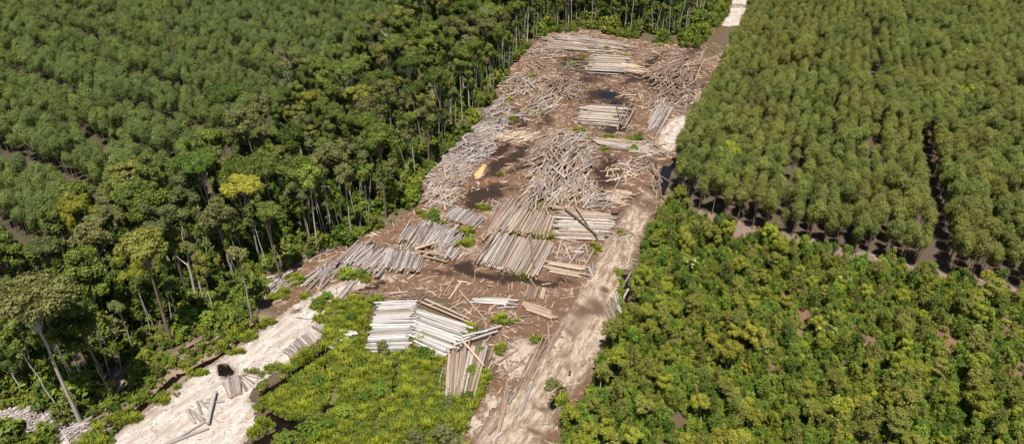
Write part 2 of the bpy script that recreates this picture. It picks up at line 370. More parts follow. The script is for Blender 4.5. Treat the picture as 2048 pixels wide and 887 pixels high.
def blob(px, py, lst):
    m = np.zeros(np.shape(px)); k_ = np.clip(py, 60, 900) / 500 + .25
    wx = 46 * k_ * (fbm(px / k_, py / k_ * 1.8, 40, 61) - .5); wy = 26 * k_ * (fbm(px / k_, py / k_ * 1.8, 40, 71) - .5); px = px + wx; py = py + wy
    for cx, cy, a, b, rot, s in lst:
        c_, s_ = math.cos(R(rot)), math.sin(R(rot)); u = (px - cx) * c_ + (py - cy) * s_; v = -(px - cx) * s_ + (py - cy) * c_
        m = np.maximum(m, s * np.clip(1.35 - np.sqrt((u / a) ** 2 + (v / b) ** 2), 0, 1))
    return m
def sheet(name, poly, step, z0, mat, colf, label, rag=.9, hfun=None):
    q = np.array([G(*p)[:2] for p in poly])
    lo = q.min(0) - 2; hi = q.max(0) + 2
    xs = np.arange(lo[0], hi[0], step); ys = np.arange(lo[1], hi[1], step)
    X, Y = np.meshgrid(xs, ys); nx, ny = len(xs), len(ys)
    wpoly = [tuple(a) for a in q]
    # ragged edge: look the outline up at noise-shifted places
    sx = X + rag * 2 * (fbm(X, Y, 3.0, 21) - .5) + .5 * rag * (vnoise(X, Y, .8, 5) - .5); sy = Y + rag * 2 * (fbm(X, Y, 3.0, 33) - .5) + .5 * rag * (vnoise(X, Y, .8, 6) - .5)
    ins = inpoly(sx, sy, wpoly)
    ins &= ~ditch_mask(X, Y, .5)
    I = np.arange(nx * ny).reshape(ny, nx)
    k = ins[:-1, :-1] & ins[1:, :-1] & ins[:-1, 1:] & ins[1:, 1:]
    F = np.stack([I[:-1, :-1], I[:-1, 1:], I[1:, 1:], I[1:, :-1]], -1)[k]
    used = np.unique(F); mp = np.zeros(nx * ny, int); mp[used] = np.arange(len(used))
    x = X.ravel()[used]; y = Y.ravel()[used]; px, py = PX(x, y)
    ed = edge_dist(x, y, wpoly)
    z = np.full(len(x), z0)
    if hfun is not None: z = z + hfun(x, y, px, py) * np.clip(ed / 3, 0, 1)
    o = obj(name, mesh(name, np.stack([x, y, z], 1), mp[F], [mat], smooth=True, col=colf(x, y, px, py, ed)))
    return tag(o, label, name.replace('_', ' ').split()[-1], kind='structure')
YD = [(1145,124,26,14,-10,1),(1212,192,44,15,5,1),(1232,206,14,8,0,1),(1012,322,62,12,-33,1),(975,385,48,16,-10,.95),(950,405,26,12,0,1),(1030,236,10,22,5,1),(1050,238,8,22,5,1),(1212,345,24,40,10,.85),(1235,432,20,9,0,.9),(955,545,70,8,12,1),(1055,566,70,8,8,.95),(930,528,20,12,0,.9),(1292,138,46,10,-42,.9),(1268,152,40,8,-42,.7),(1230,145,60,5,8,.7),(735,580,24,4,-8,1),(1180,612,26,34,10,.75),(1215,584,16,10,0,1),(1150,655,22,16,0,.7),(1330,345,14,20,20,.9),(1392,172,24,10,-20,.9),(1225,262,40,7,4,.8),(1255,395,30,24,0,.5),(1030,270,30,8,-20,.6),(1385,105,30,12,-20,.5),(1000,300,40,10,-30,.8),(1040,335,20,8,-30,.6),(1170,160,40,8,0,.6),(1260,220,14,30,10,.5),(1300,160,20,24,10,.7),(1090,240,14,30,20,.5),(880,545,30,8,0,.5),(1000,600,60,10,0,.4),(1120,560,30,10,0,.5),(1215,440,24,10,0,.6),(1290,330,20,14,0,.6),(1150,130,40,26,0,.55),(1210,195,70,24,0,.55),(960,390,60,26,-10,.5),(1215,345,40,56,10,.45),(1190,150,50,10,0,.5)]
YS = [(935,490,40,50,-25,.45),(985,420,40,16,-30,.35),(1110,250,30,60,30,.25),(930,575,60,10,5,.3),(860,570,60,10,0,.3),(1030,720,40,50,0,.65),(985,830,40,50,0,.8),(1100,590,40,25,0,.3),(760,560,60,12,0,.5),(640,540,60,20,-30,.2),(1345,280,30,25,0,.6),(880,390,40,30,0,.3),(1170,170,40,10,0,.1)]
YO = [(985,364,14,6,0,.6),(1330,288,20,4,0,.5)]
def yard_col(x, y, px, py, ed):
    c = np.zeros((len(x), 3))
    c[:, 0] = blob(px, py, YS); c[:, 1] = blob(px, py, YD); c[:, 2] = blob(px, py, YO); return c
def yard_h(x, y, px, py): return .22 * (fbm(x, y, 4, 40) - .3) * (1 - .8 * np.clip(blob(px, py, YD), 0, 1))
sheet('logging_yard', YARD_P, .5, .03, YARD, yard_col, 'churned brown earth of the cleared logging yard', 1.6, None)
def road_col(x, y, px, py, ed):
    c = np.zeros((len(x), 3)); c[:, 0] = np.clip(ed / 3.0, 0, 1) * .72 + .12
    c[:, 0] -= .25 * np.clip((px - 640) / 70, 0, 1)
    c[:, 1] = blob(px, py, [(607,628,16,6,-32,1),(452,741,26,18,20,.95),(470,735,26,10,0,.35),(520,770,16,10,0,.5),(365,855,14,7,-20,.45)]); return c
sheet('sand_road', ROADL_P, .45, .09, SAND, road_col, 'wide pale white sand road in the lower left', 1.2)
def track_col(x, y, px, py, ed):
    c = np.zeros((len(x), 3)); c[:, 0] = np.clip(ed / 2.2, 0, 1) * .7 + .05
    c[:, 1] = blob(px, py, [(1180,625,24,30,20,.9),(1155,655,20,16,0,.7),(1215,585,16,9,0,1),(1062,862,26,9,15,.9),(1110,700,14,14,0,.6),(1120,730,12,22,20,.6),(1290,410,24,24,0,.9),(1070,815,22,5,20,.8)]); return c
def track_h(x, y, px, py):
    u = x * math.cos(R(28)) - y * math.sin(R(28)); v = x * math.sin(R(28)) + y * math.cos(R(28))
    return .28 * (vnoise(u, v * .16, 1.1, 77) - .25) + .12 * fbm(x, y, 2, 5)
sheet('dirt_track', TRACK_P, .45, .10, TRACK, track_col, 'rutted tan dirt track along the right side of the yard', 1.2, track_h)
sheet('far_road', FARROAD_P, .6, .07, SAND, lambda x, y, px, py, ed: np.stack([np.where(py < 52, .9, -.6) - .8 * ((py > 8) & (py < 16)), np.where(py > 100, .5, 0), 0 * x], 1), 'straight pale road running away between forest and plantation', .9)
sheet('sand_clearing', SANDPATCH_P, .5, .08, SAND, lambda x, y, px, py, ed: np.stack([np.clip(ed / 2, 0, 1) * .7, 0 * x, 0 * x], 1), 'patch of pale bare sand beside the plantation edge', 1.2)

def pool(name, outline, z, mat, label, wob=.5):
    q = [G(*p) for p in outline]; pts = []
    for i in range(len(q)):
        a, b = q[i], q[(i + 1) % len(q)]
        for t in np.linspace(0, 1, 7)[:-1]:
            c = a.lerp(b, t); r = wob
            pts.append((c.x + r * 2 * (float(vnoise(c.x, c.y, 1.1, 3)) - .5), c.y + r * 2 * (float(vnoise(c.x, c.y, 1.1, 4)) - .5), z))
    bm = bmesh.new(); f = bm.faces.new([bm.verts.new(p) for p in pts]); bmesh.ops.triangulate(bm, faces=[f]); bmesh.ops.recalc_face_normals(bm, faces=bm.faces)
    if sum(f.normal.z for f in bm.faces) < 0: bmesh.ops.reverse_faces(bm, faces=bm.faces)
    me = bpy.data.meshes.new(name); bm.to_mesh(me); bm.free(); me.materials.append(mat)
    return tag(obj(name, me), label, 'water', kind='structure')
def ell(cx, cy, a, b, rot=0, n=10):
    return [(cx + a * math.cos(t) * math.cos(R(rot)) - b * math.sin(t) * math.sin(R(rot)), cy + a * math.cos(t) * math.sin(R(rot)) + b * math.sin(t) * math.cos(R(rot))) for t in [2 * math.pi * i / n for i in range(n)]]
pool('puddle', ell(452, 741, 17, 13, 20), .125, BLACKWATER, 'black peat-water puddle on the pale sand road')
pool('puddle', ell(1143, 128, 17, 9, 8), .06, BLACKWATER, 'black pool in the dark mud at the far end of the yard')
pool('puddle', ell(1214, 190, 20, 6, 5), .06, BLACKWATER, 'dark shallow pool in the middle of the far yard', .8)
pool('puddle', ell(1128, 152, 8, 4, 0), .06, BLACKWATER, 'small blue-reflecting pool behind the tangled log heap')
pool('puddle', ell(1232, 207, 12, 3, 0), .06, BLACKWATER, 'small dark pool beside the far horizontal stack')
pool('puddle', ell(1236, 433, 14, 5, 10), .06, BLACKWATER, 'dark puddle under the loose poles mid yard')
pool('puddle', ell(1198, 408, 9, 4, 10), .06, BLACKWATER, 'tiny dark puddle by the short stacked poles')
pool('puddle', ell(1140, 762, 0, 0), .06, BLACKWATER, 'x') if False else None
pool('flooded_road', [(1418,78),(1440,50),(1456,54),(1478,52),(1464,84),(1442,106),(1414,118),(1404,108)], .13, BROWNWATER, 'shallow brown flood water across the far road', 1.0)
for i, (pts, hw, dp) in enumerate(DITCH_W):
    lab = ['black water in the ditch left of the sand road, near end', 'thin red-brown trickle in the ditch left of the sand road', 'dark water in the ditch beside the upper sand road', 'black water channel right of the sand road', 'black water branch beside the culvert crossing', 'wide black water pool at the bottom of the sand road', 'dark ditch water right of the track by the leaning poles', 'dark ditch water right of the track near the person', 'dark ditch water at the foot of the near yellow-green tree', 'dark ditch water along the plantation edge', 'blue-reflecting ditch pool by the big tangled heap', 'dark gap of water between the herbs', 'small black pool among the herbs', 'small dark pool left of the herbs'][i]
    V = []; Fq = []
    for k, p in enumerate(pts):
        a = Vector(pts[max(k - 1, 0)]); b = Vector(pts[min(k + 1, len(pts) - 1)]); t = (b - a).normalized(); n_ = Vector((-t.y, t.x)) * (hw + .5)
        V += [(p[0] + n_.x, p[1] + n_.y, -dp * .42), (p[0] - n_.x, p[1] - n_.y, -dp * .42)]
        if k: Fq.append((2 * k - 2, 2 * k - 1, 2 * k + 1, 2 * k))
    o = obj('ditch_water', mesh('ditch_water', V, Fq, [BLACKWATER])); tag(o, lab, 'water', kind='structure')

# ------------------------------------------------------------------ vegetation meshes
def leaves(lobes, n, size, seed, up=.35, shell=.55, aspect=.55, flat=.0, hub=None):
    """leaf-sized cards spread through a set of ellipsoid clumps (cx,cy,cz,rx,ry,rz)"""
    g = np.random.default_rng(seed); lobes = np.array(lobes, float)
    w = lobes[:, 3] * lobes[:, 4] + lobes[:, 4] * lobes[:, 5]; w = w / w.sum()
    li = g.choice(len(lobes), n, p=w); d = g.normal(size=(n, 3)); d[:, 2] = d[:, 2] + up
    d /= np.linalg.norm(d, axis=1)[:, None]
    r = shell + (1 - shell) * np.sqrt(g.random(n)); r *= 1 + .22 * (g.random(n) - .5)
    # dents so the outline is uneven
    ph = g.random((len(lobes), 3)) * 6.28
    r *= 1 + .16 * np.sin(4.5 * d[:, 0] + ph[li, 0]) * np.sin(4.5 * d[:, 1] + ph[li, 1]) + .10 * np.sin(9 * d[:, 2] + 7 * d[:, 0] + ph[li, 2])
    c = lobes[li, :3] + d * lobes[li, 3:] * r[:, None]
    if hub is not None:
        d2 = (c - np.array(hub)) / np.array([1, 1, 1.3]); d = .35 * d + d2 / np.linalg.norm(d2, axis=1)[:, None]
    nrm = d * .9 + g.normal(size=(n, 3)) * .42 + np.array([0, -.1, .5 + flat]); nrm /= np.linalg.norm(nrm, axis=1)[:, None]
    a = np.cross(nrm, g.normal(size=(n, 3))); a /= np.linalg.norm(a, axis=1)[:, None]; b = np.cross(nrm, a)
    s = size * (.6 + .8 * g.random(n))[:, None]
    V = np.stack([c - a * s, c - b * s * aspect + nrm * s * .12, c + a * s, c + b * s * aspect + nrm * s * .12], 1).reshape(-1, 3)
    return V, np.arange(4 * n).reshape(n, 4)
def trunk_path(h, lean, g, steps=6):
    bx, by = g.normal(0, lean, 2); wob = h * .0055
    return [(bx * (i / steps) ** 1.4 + g.normal(0, wob) * (0 < i), by * (i / steps) ** 1.4 + g.normal(0, wob) * (0 < i), h * i / steps) for i in range(steps + 1)]
def forest_tree(seed, H, cr, ch, style, lean=.8, tr=.34, leafn=5200, ls=.34):
    """returns (trunk V,F, crown V,F): tapered trunk with limbs, crown of separate clumps"""
    g = np.random.default_rng(seed); fork = H - ch * .95
    tp = trunk_path(fork + ch * .35, lean, g); n = len(tp)
    parts = [tube(tp, [tr * (1.25 if i == 0 else 1 - .6 * i / (n - 1)) for i in range(n)], 7)]
    lobes = []; nl = {'umbrella': 15, 'round': 18, 'tall': 13, 'open': 10, 'tuft': 6}[style]
    top = Vector(tp[-1]); base = Vector(tp[-3]).lerp(Vector(tp[-2]), .4)
    for k in range(nl):
        th = 2 * math.pi * (k + g.random() * .7) / nl * (2.4 if style in ('tall',) else 1); rr = cr * (.35 + .35 * g.random()) if k else 0
        if style == 'umbrella': rr = cr * (.25 + .6 * g.random()) if k else 0; zc = H - ch * (.15 + .3 * (rr / cr) + .3 * g.random()); rz = ch * (.12 + .1 * g.random()); rx = cr * (.2 + .17 * g.random())
        elif style == 'round': rr = cr * (.2 + .6 * g.random()) if k else 0; zc = H - ch * (.12 + .75 * g.random() * (1.1 - .4 * rr / cr)); rz = ch * (.12 + .1 * g.random()); rx = cr * (.22 + .18 * g.random())
        elif style == 'tall': zc = H - ch * (.12 + .8 * k / nl); rz = ch * .11; rx = cr * (.3 + .2 * g.random())
        elif style == 'open': zc = H - ch * (.1 + .7 * g.random()); rz = ch * .13; rx = cr * (.2 + .16 * g.random()); rr *= 1.3
        else: zc = H - ch * (.1 + .8 * g.random()); rz = ch * .2; rx = cr * .42
        c = Vector((top.x + rr * math.cos(th), top.y + rr * math.sin(th), zc))
        lobes.append((c.x, c.y, c.z, rx, rx * (.85 + .3 * g.random()), rz))
        s = base.lerp(top, g.random() * .8); mid = s.lerp(c, .5) + Vector((0, 0, -.06 * ch))
        parts.append(tube([s, mid, c], [tr * .38, tr * .26, tr * .1], 5))
    return cat(parts), leaves(lobes, leafn, ls, seed + 1)
def bare_tree(seed, H, tr, nb=9, lean=1.0, spread=.16):
    g = np.random.default_rng(seed); tp = trunk_path(H, lean, g, 8)
    parts = [tube(tp, [tr * (1.2 if i == 0 else 1 - .85 * i / 8) for i in range(9)], 7)]
    for k in range(nb):
        i = 4 + k % 4; s = Vector(tp[i]); th = g.random() * 6.28; L_ = H * spread * (.5 + g.random()) * (1.3 - i / 9)
        e = s + Vector((math.cos(th) * L_, math.sin(th) * L_, L_ * (.3 + .9 * g.random()))); mid = s.lerp(e, .5) + Vector((g.normal(0, .2), g.normal(0, .2), -.08 * L_))
        parts.append(tube([s, mid, e], [tr * .36, tr * .24, tr * .08], 5))
        for q in range(2):
            e2 = mid.lerp(e, .6) + Vector((g.normal(0, L_ * .3), g.normal(0, L_ * .3), L_ * .3)); parts.append(tube([mid.lerp(e, .3 * q), e2], [tr * .18, tr * .06], 4))
    return cat(parts)

def two_mat_mesh(name, tv, tf, lv, lf, bark, leaf):
    V, F = cat([(tv, tf), (lv, lf)])
    return mesh(name, V, F, [bark, leaf], np.r_[np.zeros(len(tf)), np.ones(len(lf))])
def plant_mesh(seed, leaf, H=12.5, cr=2.25, lean=.3, nleaf=2400, ls=.19, bark=BARK_BROWN):
    g = np.random.default_rng(seed); tp = trunk_path(H * .85, lean, g, 4)
    t = tube(tp, [.13, .11, .09, .07, .04], 5); tx, ty, _ = tp[-1]
    lobes = [(tx, ty, H - cr * .95, cr * .72, cr * .72, cr * .95)]
    for k in range(6):
        th = 6.283 * (k + g.random()) / 6; rr = cr * (.45 + .2 * g.random())
        lobes.append((tx + rr * math.cos(th), ty + rr * math.sin(th), H - cr * (1.0 + 1.1 * g.random()), cr * .5, cr * .5, cr * (.55 + .3 * g.random())))
    lobes.append((tx, ty, H - cr * 2.5, cr * .8, cr * .8, cr * 1.0))
    l = leaves(lobes, nleaf, ls, seed + 5, up=.5, shell=.38, aspect=.36, hub=(tx, ty, H - cr * 1.7))
    return two_mat_mesh('plantation_tree', *t, *l, bark, leaf)
def bush_mesh(seed, leaf, r=1.6, h=2.2, n=650, ls=.26, name='bush'):
    g = np.random.default_rng(seed); lobes = [(0, 0, h * .45, r * .7, r * .7, h * .5)]
    for k in range(13):
        th = g.random() * 6.283; q = g.random(); rr = r * (.25 + .75 * g.random()) * (1.15 - .6 * q); s = .2 + .2 * g.random()
        lobes.append((rr * math.cos(th), rr * math.sin(th), h * (.15 + .85 * q), r * s, r * s, h * (.1 + .13 * g.random())))
    V, F = leaves(lobes, n, ls, seed + 2, up=.6, shell=.25, aspect=.42)
    V[:, 2] = np.maximum(V[:, 2], .02 + .1 * (np.arange(len(V)) % 4))
    t = tube([(0, 0, -.1), (.1, 0, h * .5)], [.07, .04], 4)
    return two_mat_mesh(name, *t, V, F, BARK_BROWN, leaf)
def herb_mesh(seed, leaf, n=90, r=1.0, h=.7, ls=.22):
    g = np.random.default_rng(seed)
    lobes = [(g.normal(0, r * .4), g.normal(0, r * .4), h * .35, r * .45, r * .45, h * .5) for _ in range(4)]
    V, F = leaves(lobes, n, ls, seed, up=.8, shell=.3, aspect=.4); V[:, 2] = np.maximum(V[:, 2], .01 + .05 * (np.arange(len(V)) % 4))
    if seed % 2:   # upright blades
        m_ = 150; a = g.random(m_) * 6.28; bx = g.normal(0, r * .4, (m_, 2)); hh = h * g.uniform(.6, 1.7, m_); w = .05 + .04 * g.random(m_); d = np.stack([np.cos(a), np.sin(a)], 1); pr = np.stack([-np.sin(a), np.cos(a)], 1); z0 = np.zeros((m_, 1))
        q = lambda t, k, sgn: np.concatenate([bx + d * (hh * t)[:, None] + sgn * pr * (w * k)[:, None], (hh * min(1, t * 1.6))[:, None]], 1)
        V2 = np.stack([q(0, 1, -1), q(0, 1, 1), q(.45, .7, 1), q(.45, .7, -1)], 1).reshape(-1, 3); V, F = cat([(V[: len(V) // 2], F[: len(F) // 2]), (V2, np.arange(4 * m_).reshape(m_, 4))])
    return mesh('herb', V, F, [leaf])

HIDE = bpy.data.collections.new('sources')      # not linked into the scene: meshes that the scattered growth instances
def source(name, me):
    o = bpy.data.objects.new(name, me); return o
def scatter(name, label, cat_, meshes, P, rot, scl, idx):
    c = bpy.data.collections.new(name + '_source')
    for i, me in enumerate(meshes): c.objects.link(bpy.data.objects.new(f'{name}_{i:02d}', me))
    me = bpy.data.meshes.new(name); me.vertices.add(len(P)); me.vertices.foreach_set('co', np.asarray(P, np.float32).ravel())
    for nm, ty, dat in (('rz', 'FLOAT', rot), ('scl', 'FLOAT', scl), ('idx', 'INT', idx)):
        a = me.attributes.new(nm, ty, 'POINT'); a.data.foreach_set('value', np.asarray(dat, np.int32 if ty == 'INT' else np.float32))
    o = obj(name, me); tag(o, label, cat_, kind='stuff')
    ng = bpy.data.node_groups.new(name, 'GeometryNodeTree')
    ng.interface.new_socket('Geometry', in_out='INPUT', socket_type='NodeSocketGeometry'); ng.interface.new_socket('Geometry', in_out='OUTPUT', socket_type='NodeSocketGeometry')
    N, L = ng.nodes, ng.links; gi = N.new('NodeGroupInput'); go = N.new('NodeGroupOutput')
    ci = N.new('GeometryNodeCollectionInfo'); ci.inputs[0].default_value = c; ci.inputs[1].default_value = True; ci.inputs[2].default_value = True
    ip = N.new('GeometryNodeInstanceOnPoints'); ip.inputs['Pick Instance'].default_value = True
    def att(nm, ty):
        a = N.new('GeometryNodeInputNamedAttribute'); a.data_type = ty; a.inputs[0].default_value = nm; return a.outputs[0]
    cx = N.new('ShaderNodeCombineXYZ'); L.new(att('rz', 'FLOAT'), cx.inputs[2])
    L.new(gi.outputs[0], ip.inputs['Points']); L.new(ci.outputs[0], ip.inputs['Instance']); L.new(att('idx', 'INT'), ip.inputs['Instance Index'])
    L.new(cx.outputs[0], ip.inputs['Rotation']); L.new(att('scl', 'FLOAT'), ip.inputs['Scale']); L.new(ip.outputs[0], go.inputs[0])
    md = o.modifiers.new('scatter', 'NODES'); md.node_group = ng
    return o
def fill(poly, spacing, jit=.45, xr=(-420, 420), yr=(60, 620), seed=1, az=0.0):
    g = np.random.default_rng(seed); q = np.array([G(*p)[:2] for p in poly]) if True else None
    lo = q.min(0); hi = q.max(0)
    lo = np.maximum(lo, (xr[0], yr[0])); hi = np.minimum(hi, (xr[1], yr[1]))
    X, Y = np.meshgrid(np.arange(lo[0], hi[0], spacing), np.arange(lo[1], hi[1], spacing)); X = X.ravel(); Y = Y.ravel()
    X = X + g.uniform(-jit, jit, len(X)) * spacing; Y = Y + g.uniform(-jit, jit, len(Y)) * spacing
    px, py = PX(X, Y); k = inpoly(px, py, poly)
    return X[k], Y[k]
def inview(x, y, zt, m=120):
    a, b = PX(x, y, zt); a2, b2 = PX(x, y, 0 * x)
    return (a > -m) & (a < W0 + m) & (b < H0 + m) & (b2 > -m)

# ------------------------------------------------------------------ plantations
def rows(poly, az, du, dv, lanes, lane_w, seed, zref, period=None):
    g = np.random.default_rng(seed); ca, sa = math.cos(az), math.sin(az)
    U, V = np.meshgrid(np.arange(-700, 700, du), np.arange(-700, 900, dv)); U = U.ravel(); V = V.ravel()
    U = U + g.normal(0, .3, len(U)); V = V + g.normal(0, .6, len(V))
    x = U * ca + V * sa; y = -U * sa + V * ca
    k = (y > 40) & (y < 620); x, y, U = x[k], y[k], U[k]
    px, py = PX(x, y); k = inpoly(px, py, poly) & inview(x, y, 12 + 0 * x, 160); x, y, U = x[k], y[k], U[k]
    keep = np.ones(len(x), bool)
    for (lx, ly) in lanes:
        p = G(lx, ly, zref); u0 = p.x * ca - p.y * sa; keep &= (np.abs(U - u0) > lane_w) | (vnoise(x, y, 22, int(lx)) > .62)
    if period:
        keep &= ((U + 3.0 * (vnoise(x, y, 30, seed) - .5)) % period) > 7.2
    keep &= g.random(len(x)) > .03
    return x[keep], y[keep]
def plantation(name, label, group, stufflabel, x, y, meshes, seed, smin=.74, smax=1.18):
    g = np.random.default_rng(seed); d = np.hypot(x, y); order = np.argsort(d)
    px, py = PX(x, y, 11 + 0 * x); vis = (px > 0) & (px < W0) & (py > 0) & (py < H0)
    n = len(x); sc = g.uniform(smin, smax, n) * (.9 + .2 * vnoise(x, y, 18, seed)); rz = g.random(n) * 6.28; ix = g.integers(0, len(meshes), n)
    near = [i for i in order if vis[i]][:300]
    for i in near:
        o = bpy.data.objects.new(name, meshes[ix[i]]); COL.objects.link(o)
        o.location = (x[i], y[i], -.1); o.rotation_euler = (0, 0, rz[i]); o.scale = (sc[i],) * 3
        a_ = float(PX(x[i], y[i])[0]); zn = (['at its left end', 'in its middle', 'at its right end'][(a_ > 1620) + (a_ > 1840)] if a_ > 1200 else ['at the left picture edge', 'further right', 'close to the forest'][(a_ > 150) + (a_ > 330)])
        tag(o, label + ', ' + zn, 'tree', group + ', ' + zn)
    rest = np.setdiff1d(np.arange(n), near)
    scatter(name + '_mass', stufflabel, 'trees', meshes, np.stack([x[rest], y[rest], 0 * x[rest] - .1], 1), rz[rest], sc[rest], ix[rest])
AZR = math.atan2(716, 1610)
MR = [plant_mesh(100 + k, LEAF['acacia_right'], 12.5 + rnd.uniform(-1.2, 1.2), 1.9 + rnd.uniform(-.3, .4)) for k in range(9)]
x, y = rows(PLANTR_P, AZR, 3.7, 2.5, [(1588, 300), (1842, 190), (1752, 40)], .8, 5, 9)
plantation('plantation_tree', 'olive-green tree near the front edge of the right plantation', 'nearest trees of the right plantation', 'dense rows of olive-green plantation trees filling the upper right', x, y, MR, 21)
a = G(0, 75, 10); b = G(330, 165, 10); AZL = math.atan2(b.x - a.x, b.y - a.y)
ML = [plant_mesh(200 + k, LEAF['acacia_left'], 12 + rnd.uniform(-1.2, 1.2), 1.95 + rnd.uniform(-.3, .4)) for k in range(9)]
x, y = rows(PLANTL_P, AZL, 3.7, 2.6, [], 1, 6, 9, period=22.2)
plantation('grey_plantation_tree', 'grey-green plantation tree in the nearer rows left of the forest', 'nearest trees of the left plantation', 'long rows of grey-green plantation trees filling the upper left', x, y, ML, 22)

# ------------------------------------------------------------------ forest strip
TREE_PROTO = []
spec = [('umbrella', 'forest_mid', 28, 5.6, 7), ('round', 'forest_dark', 24, 5.0, 9), ('umbrella', 'forest_dark', 29, 6.2, 7.5), ('open', 'forest_grey', 27, 5.2, 9), ('round', 'forest_mid', 22, 4.6, 8),
        ('tall', 'forest_mid', 27, 3.4, 13), ('umbrella', 'forest_grey', 30, 5.4, 7), ('round', 'forest_grey', 23, 4.8, 8.5), ('open', 'olive_yellow', 25, 5.0, 8), ('tall', 'forest_dark', 25, 3.6, 12), ('tuft', 'forest_mid', 24, 2.4, 6), ('tuft', 'forest_grey', 22, 2.2, 5.5)]
for k, (st, lf, H, cr, ch) in enumerate(spec):
    (tv, tf), (lv, lff) = forest_tree(300 + k * 7, H, cr, ch, st, tr=.2 if st == 'tuft' else .33, leafn=2200 if st == 'tuft' else 6500, ls=.28)
    TREE_PROTO.append((mesh('trunk', tv, tf, [BARK if k % 3 else BARK_BROWN], smooth=True), mesh('crown', lv, lff, [LEAF[lf]]), H, st, lf, cr))
SHAPEWORD = {'umbrella': 'broad flat-topped', 'round': 'dense rounded', 'tall': 'tall narrow', 'open': 'loose open', 'tuft': 'small tufted'}
COLWORD = {'forest_mid': 'mid green', 'forest_dark': 'dark green', 'forest_grey': 'grey-green', 'olive_yellow': 'olive-yellow', 'yellow': 'yellow-green'}
def put_tree(k, x, y, s, rz, label=None, group=None, name='forest_tree', leaf=None, wide=1.0):
    t, c, H, st, lf, cr = TREE_PROTO[k]
    e = empty(name, (x, y, -.15), rz, 1); e.scale = (s * wide, s * wide, s)
    obj('trunk', t, e)
    if leaf:
        key = c.name + leaf
        if key not in LEAFCOPY:
            c2 = c.copy(); c2.name = 'crown'; c2.materials[0] = LEAF[leaf]; LEAFCOPY[key] = c2
        c = LEAFCOPY[key]
    obj('crown', c, e)
    tag(e, label or f'rainforest tree with {SHAPEWORD[st]} {COLWORD[lf]} crown inside the forest strip', 'tree', group or f'{SHAPEWORD[st]} {COLWORD[lf]} trees of the forest strip')
    if label and not group and 'group' in e: del e['group']
    return e
LEAFCOPY = {}
def height_to(bx, by, topy):
    p = G(bx, by); lo, hi = 0, 60
    for _ in range(40):
        m_ = (lo + hi) / 2
        if float(PX(p.x, p.y, m_)[1]) > topy: lo = m_
        else: hi = m_
    return lo
# trees picked out one by one: base pixel, top pixel row, prototype, leaf, widen, label
SPECIAL = [
    (163,846,560,2,'forest_grey',1.0,'tall tree with bowed pale trunk at the lower left forest edge'),
    (216,778,575,9,'forest_dark',1.1,'thick straight-trunked tree just right of the bowed trunk tree'),
    (345,690,462,0,'olive_yellow',1.0,'big brown-trunked tree with olive-yellow crown above the sand road'),
    (300,640,505,3,'yellow',1.0,'leaning yellow-green tree behind the big brown-trunked tree'),
    (428,628,500,5,'olive_yellow',.9,'narrow olive-yellow tree on thin pale twin trunks at the forest edge'),
    (520,520,345,2,'yellow',.95,'large spreading yellow-green tree in the middle of the forest'),
    (636,505,330,10,'forest_mid',1.1,'slender pale-trunked tree with a small crown on the forest edge'),
    (703,472,325,10,'forest_grey',1.2,'slim grey-green tree with twin pale trunks on the forest edge'),
    (772,436,245,0,'forest_mid',.95,'straight white-trunked tree with a broad crown nearest the yard'),
    (886,300,135,0,'forest_mid',.8,'pale forked tree with broad crown at the bend of the forest edge'),
    (860,320,185,3,'olive_yellow',.8,'leaning pale trunk tree left of the forked edge tree'),
    (952,195,75,2,'forest_dark',.8,'dark flat-crowned tree on pale trunks near the far log heap'),
    (1000,170,52,0,'forest_dark',.75,'tall dark-crowned tree with straight pale trunk by the far heap'),
    (748,150,20,0,'forest_mid',.8,'lone umbrella tree with bare white trunk at the plantation boundary'),
    (200,560,395,4,'yellow',.8,'small bright yellow-green tree on the left of the forest'),
    (505,640,470,11,'forest_grey',1.0,'thin tree with a sparse top above the sand road bend'),
    (80,760,620,5,'forest_mid',1.0,'narrow mid-green tree at the far left forest edge'),
    (560,560,400,6,'forest_mid',.9,'tall flat-crowned tree standing behind the fallen poles'),
    (925,240,120,10,'forest_mid',1.1,'slim tufted tree between the forked tree and the far heap'),
    (640,290,180,4,'yellow',.8,'bright lime tree low in the middle of the forest strip'),
    (730,175,75,8,'yellow',.7,'lime-green tree near the top of the forest strip'),
]
sp_xy = []
for bx, by, ty, k, lf, wd, lab in SPECIAL:
    p = G(bx, by); H = height_to(bx, by, ty); s = H / TREE_PROTO[k][2]
    put_tree(k, p.x, p.y, s, rnd.random() * 6.28, lab, None, 'forest_tree', lf, wd); sp_xy.append((p.x, p.y))
x, y = fill(FOREST_P, 7.6, .42, seed=31); px, py = PX(x, y); p2, q2 = PX(x, y, 24 + 0 * x)
k = (py > -30) & (p2 > -70) & (p2 < W0) & (q2 < H0); x, y = x[k], y[k]
od = np.argsort(np.hypot(x, y)); x, y = x[od], y[od]; px, py = PX(x, y)
edge_line = [tuple(G(*q)[:2]) for q in FOREST_P[2:25]]
de = line_dist(x, y, edge_line)
print('forest fill', len(x))
g = np.random.default_rng(5); n_tree = 0; far_tree = []
